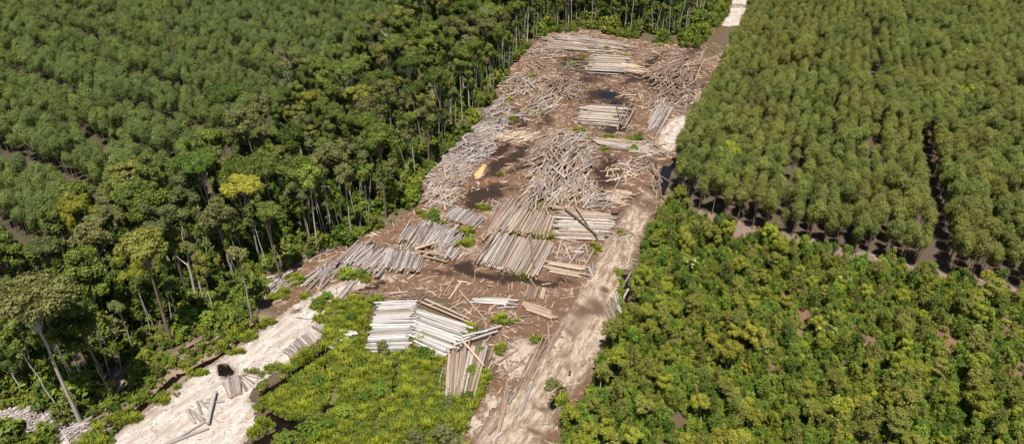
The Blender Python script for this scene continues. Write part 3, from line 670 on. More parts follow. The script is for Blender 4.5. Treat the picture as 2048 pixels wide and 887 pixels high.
for i in range(len(x)):
    if min((x[i] - a) ** 2 + (y[i] - b) ** 2 for a, b in sp_xy) < 16: continue
    if de[i] < 6: kk = int(g.choice([10, 11, 5, 3, 10, 11]))
    else: kk = int(g.choice([0, 1, 3, 4, 4, 4, 1, 6, 7, 7, 8, 9, 5, 5, 3, 2, 8]))
    s = g.uniform(.55, 1.02)
    if n_tree < 280:
        zone = 'in the lower left part of the forest' if px[i] < 420 else 'in the middle part of the forest strip' if px[i] < 800 else 'in the upper part of the forest strip'
        st, lf = TREE_PROTO[kk][3], TREE_PROTO[kk][4]; w_ = f'{SHAPEWORD[st]} {COLWORD[lf]}'
        put_tree(kk, x[i], y[i], s, g.random() * 6.28, f'rainforest tree with {w_} crown {zone}', f'{w_} trees {zone}'); n_tree += 1
    else: far_tree.append((x[i], y[i], s, kk))
if far_tree:
    FM = []
    for t, c, *_ in TREE_PROTO:
        def arr(me_): v = np.zeros(len(me_.vertices) * 3, np.float32); me_.vertices.foreach_get('co', v); f = np.zeros(len(me_.loops), np.int32); me_.loops.foreach_get('vertex_index', f); return v.reshape(-1, 3), f.reshape(-1, 4)
        FM.append(two_mat_mesh('far_tree', *arr(t), *arr(c), t.materials[0], c.materials[0]))
    ft = np.array(far_tree); n = len(ft)
    scatter('far_forest', 'far end of the rainforest strip beyond the yard', 'trees', FM, np.stack([ft[:, 0], ft[:, 1], 0 * ft[:, 0] - .15], 1), g.random(n) * 6.28, ft[:, 2], ft[:, 3].astype(int))
print('trees', n_tree, len(far_tree))
# slender poles along the edge: bare lower stems that show against the dark interior
POLE = []
for k in range(5):
    (tv, tf), (lv, lff) = forest_tree(900 + k, 20 + k, 1.5, 4.5, 'tuft', lean=.9, tr=.13, leafn=700, ls=.3)
    POLE.append((mesh('trunk', tv, tf, [BARK], smooth=True), mesh('crown', lv, lff, [LEAF[['forest_mid', 'forest_dark', 'forest_grey', 'forest_mid', 'olive_yellow'][k]]])))
acc = 0; pts = []
for (ax, ay), (bx, by) in zip(edge_line[:-1], edge_line[1:]):
    L_ = math.hypot(bx - ax, by - ay); n = max(1, int(L_ / 1.5))
    for q in range(n):
        t = (q + g.random()) / n; nx_, ny_ = -(by - ay) / L_, (bx - ax) / L_
        off = g.uniform(-.5, 7.5); pts.append((ax + (bx - ax) * t + nx_ * off, ay + (by - ay) * t + ny_ * off))
for (qx, qy) in pts:
    a_, b_ = PX(qx, qy)
    if not (-40 < a_ < 1460 and -60 < b_ < 900) or not inpoly(np.array([a_]), np.array([b_]), FOREST_P)[0]: continue
    if vnoise(qx, qy, 9, 51) < .33: continue
    t, c = POLE[int(g.integers(0, 5))]; s = g.uniform(.38, 1.08)
    e = empty('slender_tree', (qx, qy, -.15), g.random() * 6.28, s); obj('trunk', t, e); obj('crown', c, e)
    e.rotation_euler[0] = g.normal(0, .07); e.rotation_euler[1] = g.normal(0, .07)
    tag(e, 'thin pale pole-like tree with a small tuft on the forest edge', 'tree', 'thin pole trees along the forest edge')
# dead standing trees
for n_, (bx, by, ty, r_, nb, lab) in enumerate([
    (352,126,42,.6,5,'dead bare trunk standing alone in the left plantation'), (436,12,-30,.3,6,'dead trunk top at the upper edge of the left plantation'),
    (430,560,440,.3,12,'bare grey dead tree behind the olive edge trees'), (594,250,100,.3,16,'leafless grey tree at the plantation boundary'), (470,410,330,.22,14,'leafless grey-brown tree above the big yellow-green tree'),
    (790,190,55,.3,14,'white dead crown rising from the upper forest'), (905,420,225,.2,6,'x'), (880,290,160,.26,10,'white forked dead tree beside the bend of the forest edge'),
    (975,140,5,.28,12,'antler-like white dead tree near the far heap'), (840,205,130,.24,10,'small white dead tree in the upper forest'), (190,770,690,.12,4,'thin leaning dead pole at the lower left forest edge'),
    (232,806,720,.12,5,'thin white dead pole above the left ditch'), (395,600,455,.4,3,'thick broken pale dead trunk at the forest edge'), (100,470,385,.25,14,'grey dead tree at the left edge of the forest')]):
    if lab == 'x': continue
    p = G(bx, by, 10.0 if n_ < 2 else 0.0); H = height_to(bx, by, ty)
    if n_ < 2: H = 12 + 10 * (2 - n_); p.z = 0
    e = empty('dead_tree', (p.x, p.y, -.2), rnd.random() * 6); obj('trunk', mesh('trunk', *bare_tree(700 + n_, H, r_, nb, 1.0, .09 if n_ < 2 else .16), [BARK_BROWN if n_ < 1 else DEADWOOD], smooth=True), e); tag(e, lab, 'tree')

# ------------------------------------------------------------------ understorey, forest edge growth
UM = [bush_mesh(400 + k, LEAF[['forest_dark', 'bush_dark', 'forest_mid', 'forest_grey'][k % 4]], 2.4, 6.5 + k % 3, 900, .34, 'understorey') for k in range(6)]
x, y = fill(FOREST_P, 3.6, .5, seed=41); k = inview(x, y, 5 + 0 * x, 60)
px, py = PX(x, y); de = line_dist(x, y, edge_line); k &= (de > 7)
x, y = x[k], y[k]; n = len(x)
scatter('forest_understorey', 'shaded understorey growth filling the forest strip', 'undergrowth', UM, np.stack([x, y, 0 * x - .1], 1), g.random(n) * 6.28, g.uniform(.6, 1.25, n), g.integers(0, 6, n))
EM = [bush_mesh(430 + k, LEAF[['edge', 'bush', 'edge_mix', 'bush_dark', 'edge_mix', 'edge'][k]], 1.3, 1.7 + .3 * (k % 3), 420, .2, 'edge_bush') for k in range(6)]
BELT2 = BELT_P
x, y = fill(BELT2, 1.35, .5, seed=43, yr=(60, 520)); px, py = PX(x, y)
x2, y2 = fill(FOREST_P, 1.7, .5, seed=44, yr=(60, 460)); d2 = line_dist(x2, y2, edge_line); kk = (d2 < 11); x = np.r_[x, x2[kk]]; y = np.r_[y, y2[kk]]
px, py = PX(x, y); k = inview(x, y, 3 + 0 * x, 40) & ~ditch_mask(x, y, .45)
DEBRIS_SPOTS = [(40,850,75,32),(150,865,60,22),(230,760,22,40),(600,555,30,18),(800,430,25,12),(570,560,40,15),(390,690,30,10),(1020,130,16,10),(1265,85,40,8),(350,745,20,12)]
for cx, cy, a_, b_ in DEBRIS_SPOTS: k &= ((px - cx) / a_) ** 2 + ((py - cy) / b_) ** 2 > 1
k &= (vnoise(x, y, 6, 9) > np.where(py < 260, .36, .2))
x, y = x[k], y[k]; n = len(x); big = g.random(n) < .16; rd = line_dist(x, y, [tuple(G(*q)[:2]) for q in [(160,900),(262,835),(330,783),(440,708),(520,650),(590,595)]])
sc = g.uniform(.5, 1.3, n) * np.where(rd < 4, .5, 1) * (.75 + .5 * vnoise(x, y, 7, 66)) * np.where(big & (rd > 7), g.uniform(1.5, 2.7, n), 1)
scatter('forest_edge_undergrowth', 'bright green undergrowth belt between the forest and the clearing', 'undergrowth', EM, np.stack([x, y, 0 * x - .08], 1), g.random(n) * 6.28, sc, g.integers(0, 6, n))

# ------------------------------------------------------------------ herb patch in the middle foreground and grass tufts in the yard
HM = [herb_mesh(460 + k, LEAF[['herb', 'edge', 'bush', 'herb', 'edge_mix'][k]], 110, .8, .6 + .12 * k, .15) for k in range(5)]
x, y = fill(HERB_P, .62, .5, seed=51, yr=(60, 200)); px, py = PX(x, y)
k = ~ditch_mask(x, y, .15) & (vnoise(x, y, 5, 19) > np.where((px < 735) & (py < 700), .42, .12)) & inview(x, y, 0 * x, 60); x, y = x[k], y[k]
px, py = PX(x, y)
TUFTS = [(845,655,8,34),(838,690,10,16),(935,660,16,16),(930,760,26,30),(700,550,22,12),(690,640,40,36),(640,610,18,14),(1040,470,42,7),(1085,472,24,8),(1000,468,26,7),(920,462,26,9),(875,440,30,10),(820,480,14,10),(935,480,14,14),(1190,275,40,6),(1255,280,28,6),(1270,300,8,8),(1160,262,14,6),(860,430,24,12),(1085,415,16,8),(1120,400,8,5),(1140,130,10,7),(1170,118,10,6),(1010,205,14,8),(1060,225,14,8),(1085,228,10,5),(1240,118,26,5),(1065,155,20,6),(1025,240,10,8),(1070,680,14,6),(1010,640,26,8),(1000,700,10,8),(1190,500,14,10),(1240,475,12,12),(730,560,10,6),(585,560,26,14),(560,590,20,14),(610,590,10,8),(1000,350,8,4),(905,490,10,4),(1030,545,12,4),(1046,552,12,4),(1208,300,10,8),(970,415,14,6),(1350,85,26,5),(1310,92,24,4),(1230,100,20,3),(750,600,20,5),(645,640,10,8),(520,745,26,6),(560,738,30,5),(600,722,20,5),(470,705,20,4),(500,678,16,4),(540,645,14,4),(395,745,24,5),(330,790,26,5),(265,838,22,6),(540,775,26,7),(590,738,26,8),(625,712,22,8),(655,690,18,8),(560,800,24,10),(610,760,24,10),(530,845,12,8),(520,815,10,8),(1225,690,14,30),(1215,760,16,26),(1245,600,10,40),(1120,800,12,14),(300,800,40,8),(200,880,30,8)]
xs, ys = [x], [y]
for cx, cy, a_, b_ in TUFTS:
    nn = int(5 + a_ * b_ * .11)
    th = g.random(nn) * 6.28; rr = np.sqrt(g.random(nn)); 
    for t, r_ in zip(th, rr):
        p = G(cx + a_ * r_ * math.cos(t), cy + b_ * r_ * math.sin(t)); xs.append([p.x]); ys.append([p.y])
ROADW = [tuple(G(*q)[:2]) for q in ROADL_P]; nh0 = sum(len(a) for a in xs)
for pts_, hw, dp in DITCH_W[:9]:
    for (ax, ay), (bx, by) in zip(pts_[:-1], pts_[1:]):
        L_ = math.hypot(bx - ax, by - ay); nn = int(L_ * 5.0)
        for _ in range(nn):
            t = g.random(); of = (hw + .35 + 2.2 * g.random() ** 1.5) * (1 if g.random() < .5 else -1); qx = ax + (bx - ax) * t - (by - ay) / L_ * of; qy = ay + (by - ay) * t + (bx - ax) / L_ * of
            if inpoly(np.array([qx]), np.array([qy]), ROADW)[0] and g.random() < .6: continue
            if vnoise(qx, qy, 3, 88) > .42: xs.append([qx]); ys.append([qy])
x = np.concatenate(xs); y = np.concatenate(ys); n = len(x); k = ~ditch_mask(x, y, .2); x, y = x[k], y[k]; n = len(x)
scatter('low_herbs', 'low bright green herbs and grass between the log stacks', 'herbs', HM, np.stack([x, y, 0 * x], 1), g.random(n) * 6.28, g.uniform(.35, 1.15, n) * (.7 + .7 * vnoise(x, y, 4, 14)), g.integers(0, 5, n))
# bushes one can tell apart in the herb patch and the yard
BM = [bush_mesh(480 + k, LEAF[['bush', 'bush_dark', 'forest_grey', 'bush'][k]], 1.6, 2.0, 900, .2, 'bush') for k in range(4)]
BUSH = [(768,700,2,1.15,'feathery grey-green bush in front of the left white log stack'),(852,712,0,1.1,'round bright green bush between the two white log stacks'),(935,798,1,.9,'dark bush at the foot of the upright log stack'),(900,810,2,1.0,'grey-green bush left of the dark bush by the upright stack'),
    (865,440,1,1.3,'dark green bush beside the small grey log stack'),(698,556,0,1.2,'green bush at the head of the sand road'),(722,552,0,.9,'smaller green bush at the head of the sand road'),(640,612,1,.9,'low bush on the right bank of the sand road'),(655,596,0,.9,'leafy bush by the culvert poles'),
    (1070,682,0,.7,'small bright bush beside the long track-side pile'),(890,880,2,1.7,'large grey-green bush at the bottom edge of the picture'),(835,885,2,1.4,'grey-green bush left of the large bottom-edge bush'),(760,790,0,1.2,'mid-green bush in the middle of the herb patch'),(620,870,0,1.4,'bright bush by the black water pool'),(575,885,0,1.3,'bright bush at the bottom edge by the black pool'),(705,640,1,.9,'low bush left of the left white stack'),(703,690,0,.8,'small bush under the jumbled white poles'),(640,770,0,1.2,'bush above the small black pools'),(690,830,0,1.1,'bush right of the small black pools'),
    (1278,280,0,1.2,'bright green bush on the far horizontal pile'),(1268,300,0,.9,'small bright bush below the far horizontal pile'),(1105,775,2,1.0,'grey-green bush on the track edge behind the nearest sapling'),(1185,138,0,.7,'small bush left of the far white stack'),(1165,265,0,.8,'small bush beside the far tall heap'),(730,800,1,1.0,'dark bush left of the water gap in the herb patch'),(660,855,1,1.0,'dark bush below the small black pool'),(960,705,0,.7,'bush at the right side of the upright log stack'),(945,745,0,.9,'leafy bush right of the upright log stack')]
for bx, by, k, s, lab in BUSH:
    p = G(bx, by); o = obj('bush', BM[k]); o.location = (p.x, p.y, 0); o.rotation_euler = (0, 0, rnd.random() * 6); o.scale = (s, s, s); tag(o, lab, 'bush')

# ------------------------------------------------------------------ regrowth plot, lower right
def zone_rg(a_, b_):
    if b_ < 500 + max(0, a_ - 1480) * .2: return 'next to the plantation edge'
    if in_bare(np.array([a_]), np.array([b_]), 1.7)[0]: return 'beside bare red soil'
    if a_ < 1290 + max(0, 700 - b_) * .3: return 'along the dirt track side'
    if b_ > 800: return 'near the bottom of the picture'
    return 'in the left middle' if a_ < 1640 else 'in the right middle'
SAP = []
for k in range(5):
    (tv, tf), (lv, lff) = forest_tree(950 + k, 8.2, 2.2, 4.6, ['umbrella', 'round', 'umbrella', 'tall', 'round'][k], lean=.5, tr=.10, leafn=2300, ls=.17)
    SAP.append((mesh('trunk', tv, tf, [BARK], smooth=True), mesh('crown', lv, lff, [LEAF[['yellow', 'olive_yellow', 'yellow', 'olive_yellow', 'yellow'][k]]])))
Z7 = [(515,190),(495,250),(640,310),(735,310),(960,290),(545,345),(415,420),(540,405),(925,395),(990,445),(900,505),(360,580),(220,730),(865,630),(575,545),(310,790),(375,730),(700,830),(765,850),(840,830),(955,750),(520,700),(440,540),(480,330),(620,480),(260,850),(780,20),(880,10)]
Z8 = [(280,610),(720,650),(530,520),(860,620),(540,260),(840,300),(890,350),(490,680),(840,470),(850,560),(900,250),(60,80),(650,200),(100,740),(600,560),(560,700),(870,680),(280,740),(780,300),(20,20),(520,780)]
cand = [(1024 + a / 2, 443 + b / 2) for a, b in Z7] + [(1536 + a / 2, 443 + b / 2) for a, b in Z8]
gq = np.random.default_rng(77); xx, yy = fill(REGROW_P, 4.4, .5, seed=78, yr=(60, 260)); ppx, ppy = PX(xx, yy)
kq = (ppx > 1150) & (ppx < 2080) & (ppy < 925) & ~in_bare(ppx, ppy, 1.4) & (gq.random(len(xx)) < .6) & (np.abs(((xx * math.cos(AZR) - yy * math.sin(AZR) + 1.6 * (vnoise(xx, yy, 14, 55) - .5)) % 6.8) - 3.4) < 2.6); NC = len(cand)
cand += [(float(u), float(v)) for u, v in zip(*PX(xx[kq], yy[kq], 5.2 + 0 * xx[kq]))]
for q, (cx, cy) in enumerate(cand):
    p = G(cx, cy, 6.6 if q < NC else 5.2); k = q % 5; t, c = SAP[k]; s = rnd.uniform(.75, 1.1) if q < NC else rnd.uniform(.5, .9)
    e = empty('young_tree', (p.x, p.y, -.1), rnd.random() * 6.28, s); obj('trunk', t, e); obj('crown', c, e)
    zn = zone_rg(*[float(v) for v in PX(p.x, p.y)]); cw = ['bright yellow-green', 'olive-yellow'][k in (1, 3)]
    tag(e, f'slender {cw} young tree rising above the regrowth plot {zn}', 'tree', f'{cw} young trees of the regrowth plot {zn}')
# lone bright trees inside the right plantation, and pale large-leaved ones
for (cx, cy, lf, s, zz, lab) in [(1475,288,'yellow',.95,13.2,'lone bright lime tree beside the plantation edge'),(1630,65,'yellow',.9,13.2,'lone lime tree high in the right plantation'),(1920,98,'yellow',.95,13.2,'taller lime tree in the upper right plantation'),(1928,165,'yellow',.9,13.2,'rounded lime tree below the taller lime tree'),(1462,445,'yellow',1.0,6.5,'rounded lime-green tree in front of the plantation, left one'),(1535,452,'yellow',1.0,6.5,'rounded lime-green tree in front of the plantation, middle one'),(1572,480,'yellow',.9,6.5,'rounded lime-green tree in front of the plantation, right one')]:
    p = G(cx, cy, zz); t, c = SAP[0]; c = c.copy(); c.name = 'crown'; c.materials[0] = LEAF['lime']; e = empty('lime_tree', (p.x, p.y, -.1), rnd.random() * 6, s * (zz + 1.7) / 8.2); obj('trunk', t, e); obj('crown', c, e); tag(e, lab, 'tree')
def bigleaf(seed):
    g2 = np.random.default_rng(seed); parts = [tube([(0, 0, 0), (.1, .05, 2.2), (.15, .1, 4.2)], [.09, .07, .04], 5)]; LV = []
    for k in range(26):
        th = g2.random() * 6.28; L_ = .7 + 1.2 * g2.random(); z0 = 3.0 + 1.6 * g2.random(); c = np.array([.12 + L_ * math.cos(th), .08 + L_ * math.sin(th), z0])
        parts.append(tube([(.12, .08, z0 - .7), tuple(c)], [.03, .015], 3)); r_ = .32 + .15 * g2.random()
        nrm = np.array([math.cos(th) * .4, math.sin(th) * .4, 1]); nrm /= np.linalg.norm(nrm); a_ = np.cross(nrm, [0, 1, .1]); a_ /= np.linalg.norm(a_); b_ = np.cross(nrm, a_)
        ring = [c + r_ * (1 if j % 2 else .62) * (a_ * math.cos(j * .5236) + b_ * math.sin(j * .5236)) - nrm * .1 * (j % 2) for j in range(12)]
        LV.append((c, ring))
    V = []; F = []
    for c, ring in LV:
        o_ = len(V); V.append(c); V += ring
        for j in range(0, 12, 2): F.append((o_, o_ + 1 + j, o_ + 1 + (j + 1) % 12, o_ + 1 + (j + 2) % 12))
    return cat(parts), (np.array(V), np.array(F))
for n_, (cx, cy, lab) in enumerate([(1378,522,'pale-leaved shrub with big hand-shaped leaves near the track'),(1690,555,'pale large-leaved shrub near the purple litter strip'),(1655,660,'pale large-leaved shrub beside the bare red soil'),(1950,652,'spiky-leaved pale shrub by the bare red soil at far right')]):
    p = G(cx, cy, 4); (tv, tf), (lv, lf_) = bigleaf(60 + n_); e = empty('large_leaved_shrub', (p.x, p.y, 0), n_, 1.1); obj('stem', mesh('stem', tv, tf, [BARK_BROWN]), e); obj('leaf_crown', mesh('leaf_crown', lv, lf_, [LEAF['pale']]), e); tag(e, lab, 'shrub')
RB = [bush_mesh(500 + k, LEAF[['bush_dark', 'bush', 'edge_mix', 'bush', 'edge', 'olive_yellow'][k]], 1.25, 3.4 + .9 * (k % 3), 1300, .16, 'regrowth_bush') for k in range(6)]
x, y = fill(REGROW_P, 2.35, .45, seed=61, yr=(60, 260)); px, py = PX(x, y)
k = (px > 1080) & (px < 2090) & (py < 930) & ~in_bare(px, py, 1.0) & ~ditch_mask(x, y, .4)
u = x * math.cos(AZR) - y * math.sin(AZR)
rowc = np.abs(((u + 1.6 * (vnoise(x, y, 14, 55) - .5)) % 6.8) - 3.4)
k &= (rowc < 2.5) | (g.random(len(x)) < .5)
x, y = x[k], y[k]; print('regrowth bushes', len(x)); order = np.argsort(np.hypot(x, y)); n = len(x); sc = g.uniform(.5, 1.3, n); ix = g.integers(0, 6, n)
near = order[:300]
for i in near:
    o = obj('regrowth_bush', RB[ix[i]]); o.location = (x[i], y[i], -.1); o.rotation_euler = (0, 0, g.random() * 6.28); o.scale = (sc[i], sc[i], sc[i] * g.uniform(.8, 1.25))
    zn = zone_rg(*[float(v) for v in PX(x[i], y[i])]); cw = ['dark green', 'mid green', 'mottled green', 'mid green', 'yellowish green', 'olive'][ix[i]]
    tag(o, f'{cw} leafy bush in the regrowth plot {zn}', 'bush', f'{cw} bushes of the regrowth plot {zn}')
rest = order[300:]
RC = [bush_mesh(520 + k, LEAF[['edge', 'bush', 'edge_mix', 'edge', 'herb'][k]], .95, 1.3, 330, .14, 'cover') for k in range(5)]
x3, y3 = fill(REGROW_P, 1.05, .5, seed=63, yr=(60, 260)); px, py = PX(x3, y3)
k = (px > 1080) & (px < 2090) & (py < 930) & ~ditch_mask(x3, y3, .5) & (~in_bare(px, py, .95) | (g.random(len(x3)) < .22)) & (vnoise(x3, y3, 4, 91) > .14); x3, y3 = x3[k], y3[k]
P = np.concatenate([np.stack([x3, y3, 0 * x3], 1), np.stack([x[rest], y[rest], 0 * x[rest]], 1)]); n = len(P)
scatter('regrowth_cover', 'low mixed green growth covering the regrowth plot', 'undergrowth', RC + RB, P, g.random(n) * 6.28, np.r_[g.uniform(.6, 1.4, len(x3)), sc[rest]], np.r_[g.integers(0, 5, len(x3)), 5 + ix[rest]])

# ------------------------------------------------------------------ logs
def log_template(seed, sides=8):
    g2 = np.random.default_rng(seed); V = []; F = []; M = []; ts = [0, .06, .36, .7, .95, 1]
    bend = g2.normal(0, .6, 2)
    for i, t in enumerate(ts):
        r_ = (1.08 - .2 * t) * (.93 if i in (0, 5) else 1) * (1 + g2.normal(0, .03)); off = bend * math.sin(math.pi * t)
        for j in range(sides):
            th = 6.2832 * j / sides; rr = r_ * (1 + g2.normal(0, .05)); V.append((t - .5, rr * math.cos(th) + off[0] * .5, rr * math.sin(th) + abs(off[1]) * .2))
    for i in range(5):
        for j in range(sides):
            q = (j + 1) % sides; a, b, c, d = i * sides + j, i * sides + q, (i + 1) * sides + q, (i + 1) * sides + j
            F += [(a, c, b), (a, d, c)]; M += [0, 0]
    for base, tx, fl in ((0, -.503, 0), (5 * sides, .503, 1)):
        V.append((tx, 0, 0)); c = len(V) - 1
        for j in range(sides):
            q = (j + 1) % sides; F.append((c, base + q, base + j) if fl == 1 else (c, base + j, base + q)); M.append(1)
    V = np.array(V)
    return V, np.array(F)[:, ::-1], np.array(M)
LT = [log_template(k) for k in range(8)]
LMESH = [mesh('log', v, f, [LOG, CUT], m_, smooth=False) for v, f, m_ in LT]
for me in LMESH:
    sm = np.array([p.material_index == 0 for p in me.polygons]); me.polygons.foreach_set('use_smooth', sm)
PAL = {'white': [(.42, .395, .37), (.35, .325, .30), (.47, .45, .43), (.28, .235, .20), (.385, .355, .33)], 'pale': [(.384, .336, .288), (.304, .248, .200), (.416, .368, .320), (.240, .176, .132), (.352, .272, .200)], 'grey': [(.288, .248, .228), (.232, .196, .176), (.336, .300, .280), (.208, .160, .132)],
       'brown': [(.240, .168, .124), (.176, .120, .088), (.320, .248, .200), (.216, .152, .112)], 'tan': [(.416, .312, .216), (.344, .256, .176), (.464, .376, .288), (.288, .208, .152)],
       'mix': [(.368, .312, .264), (.248, .184, .140), (.344, .256, .184), (.288, .248, .224), (.192, .136, .104)]}
far_V, far_F, far_M, far_C = [], [], [], []; far_off = 0; n_ind = 0
def add_log(a, b, r, col, label=None, group=None, name='log'):
    """a log from a to b (world); its own object when it carries a label, else one of the far mass"""
    global far_off, n_ind
    a, b = Vector(a), Vector(b); d = b - a; L_ = d.length; mid = (a + b) / 2
    k = rnd.randrange(8); j = rnd.uniform(.72, 1.2); col = tuple(min(.85, c * j) for c in col)
    rot = d.to_track_quat('X', 'Z')
    if label:
        o = bpy.data.objects.new(name, LMESH[k]); COL.objects.link(o); o.location = mid; o.rotation_mode = 'QUATERNION'; o.rotation_quaternion = rot
        o.scale = (L_, r, r); o.color = (*col, 1); tag(o, label, 'log', group); n_ind += 1; return o
    v, f, m_ = LT[k]; Mx = np.array(rot.to_matrix()); W = (v * np.array([L_, r, r])) @ Mx.T + np.array(mid)
    far_V.append(W); far_F.append(f + far_off); far_M.append(m_); far_C.append(np.tile(col, (len(v), 1))); far_off += len(v)
def pile(A0, A1, B0, B1, n, r, pal, label=None, group=None, layers=1, jit=.35, ang=.0, slack=.12, zb=0.04):
    """logs laid side by side: one end on pixel line A0-A1, the other on B0-B1"""
    for lay in range(layers):
        m_ = n - lay
        lab = label if lay == layers - 1 else None
        for i in range(m_):
            t = (i + .5 * (1 + lay)) / n + rnd.gauss(0, .12) / n
            a = G(A0[0] + (A1[0] - A0[0]) * t, A0[1] + (A1[1] - A0[1]) * t); b = G(B0[0] + (B1[0] - B0[0]) * t, B0[1] + (B1[1] - B0[1]) * t)
            d = (b - a).normalized(); L_ = (b - a).length; s = Vector((-d.y, d.x, 0))
            a += d * rnd.gauss(0, jit) + s * rnd.gauss(0, ang); b += d * (rnd.gauss(0, jit) - abs(rnd.gauss(0, slack * L_))) + s * rnd.gauss(0, ang)
            rr = r * rnd.uniform(.75, 1.2); z_ = zb + rr + lay * r * 1.7
            a.z = z_ + rnd.uniform(0, .5 * r); b.z = z_ + rnd.uniform(0, .5 * r)
            if rnd.random() < .5: a, b = b, a
            add_log(a, b, rr, rnd.choice(PAL[pal]), lab, group)
def loose(segs, r, pal, label=None, group=None, z=.05):
    for k, s in enumerate(segs):
        a = G(s[0], s[1]); b = G(s[2], s[3]); rr = r * rnd.uniform(.8, 1.15); zz = s[4] if len(s) > 4 else 0
        a.z = z + rr + zz; b.z = z + rr + zz + .02
        add_log(a, b, rr, rnd.choice(PAL[pal]), label, group)
def heap(cx, cy, rx, ry, n, ang, spread, L_, r, pal, hmax, label=None, group=None, rot=0):
    """tangled logs: dropped one on another, so the height follows the middle of the heap"""
    c0 = G(cx, cy)
    n = int(n * 1.35); r *= .86
    for i in range(n):
        q = math.sqrt(rnd.random()); th = rnd.random() * 6.2832; u = rx * q * math.cos(th); v = ry * q * math.sin(th)
        if rot: u, v = u * math.cos(R(rot)) - v * math.sin(R(rot)), u * math.sin(R(rot)) + v * math.cos(R(rot))
        p = G(cx + u, cy + v); e = G(cx + u + 3 * math.cos(R(ang)), cy + v + 3 * math.sin(R(ang))); az = math.atan2(e.y - p.y, e.x - p.x) + rnd.gauss(0, R(spread))
        l = L_ * rnd.uniform(.4, 1.25); rr = r * rnd.uniform(.55, 1.4); z_ = rr + .05 + hmax * (1 - q * q) * rnd.random() ** .6; tl = rnd.gauss(0, .05) * min(1, z_)
        d = Vector((math.cos(az), math.sin(az), 0)) * l / 2; dz = max(-(z_ - rr), min(z_ - rr, l * tl / 2))
        add_log((p.x - d.x, p.y - d.y, z_ - dz), (p.x + d.x, p.y + d.y, z_ + dz), rr, rnd.choice(PAL[pal]), label, group)

# near stacks: every log its own object
pile((757,607),(734,706),(838,603),(812,703),31,.27,'white','pale bleached log in the left of the two big white stacks','logs of the left white stack',2,.5,.14,.03)
loose([(748,600,842,604),(752,597,838,598),(760,594,826,593)],.24,'brown','thin brown log behind the left big white stack','logs behind the left white stack')
pile((836,622),(826,690),(945,655),(890,720),28,.26,'white','pale bleached log in the right of the two big white stacks','logs of the right white stack',2,.7,.16,.05)
loose([(842,607,955,655,.3),(850,600,940,640)],.28,'tan','long tan log lying across the top of the right white stack','logs topping the right white stack')
loose([(920,688,1003,658,.75),(908,696,995,668,.7),(925,683,975,672,1.3)],.27,'white','pale log laid across the head of the upright stack','logs across the upright stack head')
loose([(925,690,968,740,1.0)],.26,'tan','slanting tan log on top of the upright stack')
pile((893,712),(978,690),(893,790),(948,802),26,.25,'mix','weathered brown log in the upright stack below the white stacks','logs of the upright stack',2,.7,.14,.05)
loose([(893,715,885,790),(890,720,878,770),(886,812,889,775)],.16,'grey','thin pole leaning out left of the upright stack','thin poles left of the upright stack')
loose([(968,690,985,668),(978,720,988,690),(960,720,968,690),(938,700,945,672,1.2)],.22,'brown','short brown log at the upper right of the upright stack','logs right of the upright stack')
pile((566,705),(622,662),(588,720),(640,682),12,.36,'grey','short grey log in the small stack on the sand road edge','logs of the small sand road stack',1,.2,.05,.03)
loose([(626,655,650,668),(630,653,655,666),(634,650,657,663)],.28,'grey','short grey log above the small sand road stack','logs above the small sand road stack')
pile((640,690),(690,660),(672,700),(720,664),9,.26,'white','jumbled pale pole beside the water channel','jumbled pale poles by the channel',1,.8,.5,.1)
pile((447,765),(478,757),(458,798),(482,788),10,.33,'grey','grey log in the fan beside the black puddle','fan of logs by the black puddle',1,.4,.15,.05)
loose([(479,758,494,783),(481,753,508,768),(482,752,512,777),(483,748,522,757),(488,750,526,753),(472,760,484,790)],.27,'grey','splayed grey log at the right of the puddle fan','splayed logs right of the puddle fan')
loose([(432,789,418,852,.35)],.42,'grey','single thick grey log lying over the others on the sand road')
loose([(395,804,404,830),(402,802,420,820),(410,806,449,804),(375,822,391,848),(378,820,410,840),(384,824,402,843),(388,822,408,846)],.27,'grey','short grey log scattered on the pale sand road','scattered logs on the sand road')
loose([(340,887,415,842),(300,905,418,858)],.24,'grey','long grey pole lying along the lower sand road','long poles on the lower sand road')
heap(1080,715,22,46,14,-62,6,9,.26,'brown',.5,'weathered log in the long pile beside the rutted track','logs of the long track-side pile',35)
heap(1050,752,10,30,8,-62,5,9,.26,'brown',.4,'weathered log in the long pile beside the rutted track','logs of the long track-side pile',30)
loose([(1120,645,1092,700),(1130,650,1085,712),(1082,672,1128,676),(1096,648,1098,690)],.24,'brown','log at the upper end of the long track-side pile','logs at the top of the track-side pile')
loose([(1015,765,1003,830),(1012,800,992,884),(1018,772,1008,825),(1006,830,985,895)],.28,'brown','long weathered log at the bottom end of the track','long logs at the bottom of the track')
loose([(994,851,977,872),(983,884,1004,866),(1024,795,1016,810),(1063,770,1040,832)],.3,'grey','short log near the bottom end of the track','short logs at the bottom of the track')
pile((1054,576),(1076,579),(1046,600),(1068,604),6,.36,'brown','short thick brown log in the small row on bare earth','short thick logs in a row')
pile((1083,580),(1092,582),(1076,604),(1086,606),2,.38,'tan','short thick log with orange cut end right of the small row','pair of short thick logs')
pile((1045,606),(1052,622),(1106,626),(1112,644),6,.3,'mix','long log in the flat sloping row below the short logs','logs of the flat sloping row',1,.6,.1,.05)
pile((958,597),(950,604),(1038,598),(1030,614),8,.26,'white','pale log in the low flat pile mid yard','logs of the low flat pile',1,1.0,.25,.2)
loose([(918,582,972,642)],.26,'brown','long dark brown log lying alone mid yard')
loose([(905,560,886,592),(922,566,898,600),(915,563,940,567),(897,620,930,602),(878,572,900,572),(1022,645,1058,648),(960,566,968,560),(975,572,990,575)],.2,'tan','loose tan log lying in the churned yard','loose tan logs in the yard')
pile((985,470),(1108,492),(952,528),(1072,560),48,.225,'mix','log in the long front stack with its ends to the camera','logs of the long front stack',3,.6,.12,.04)
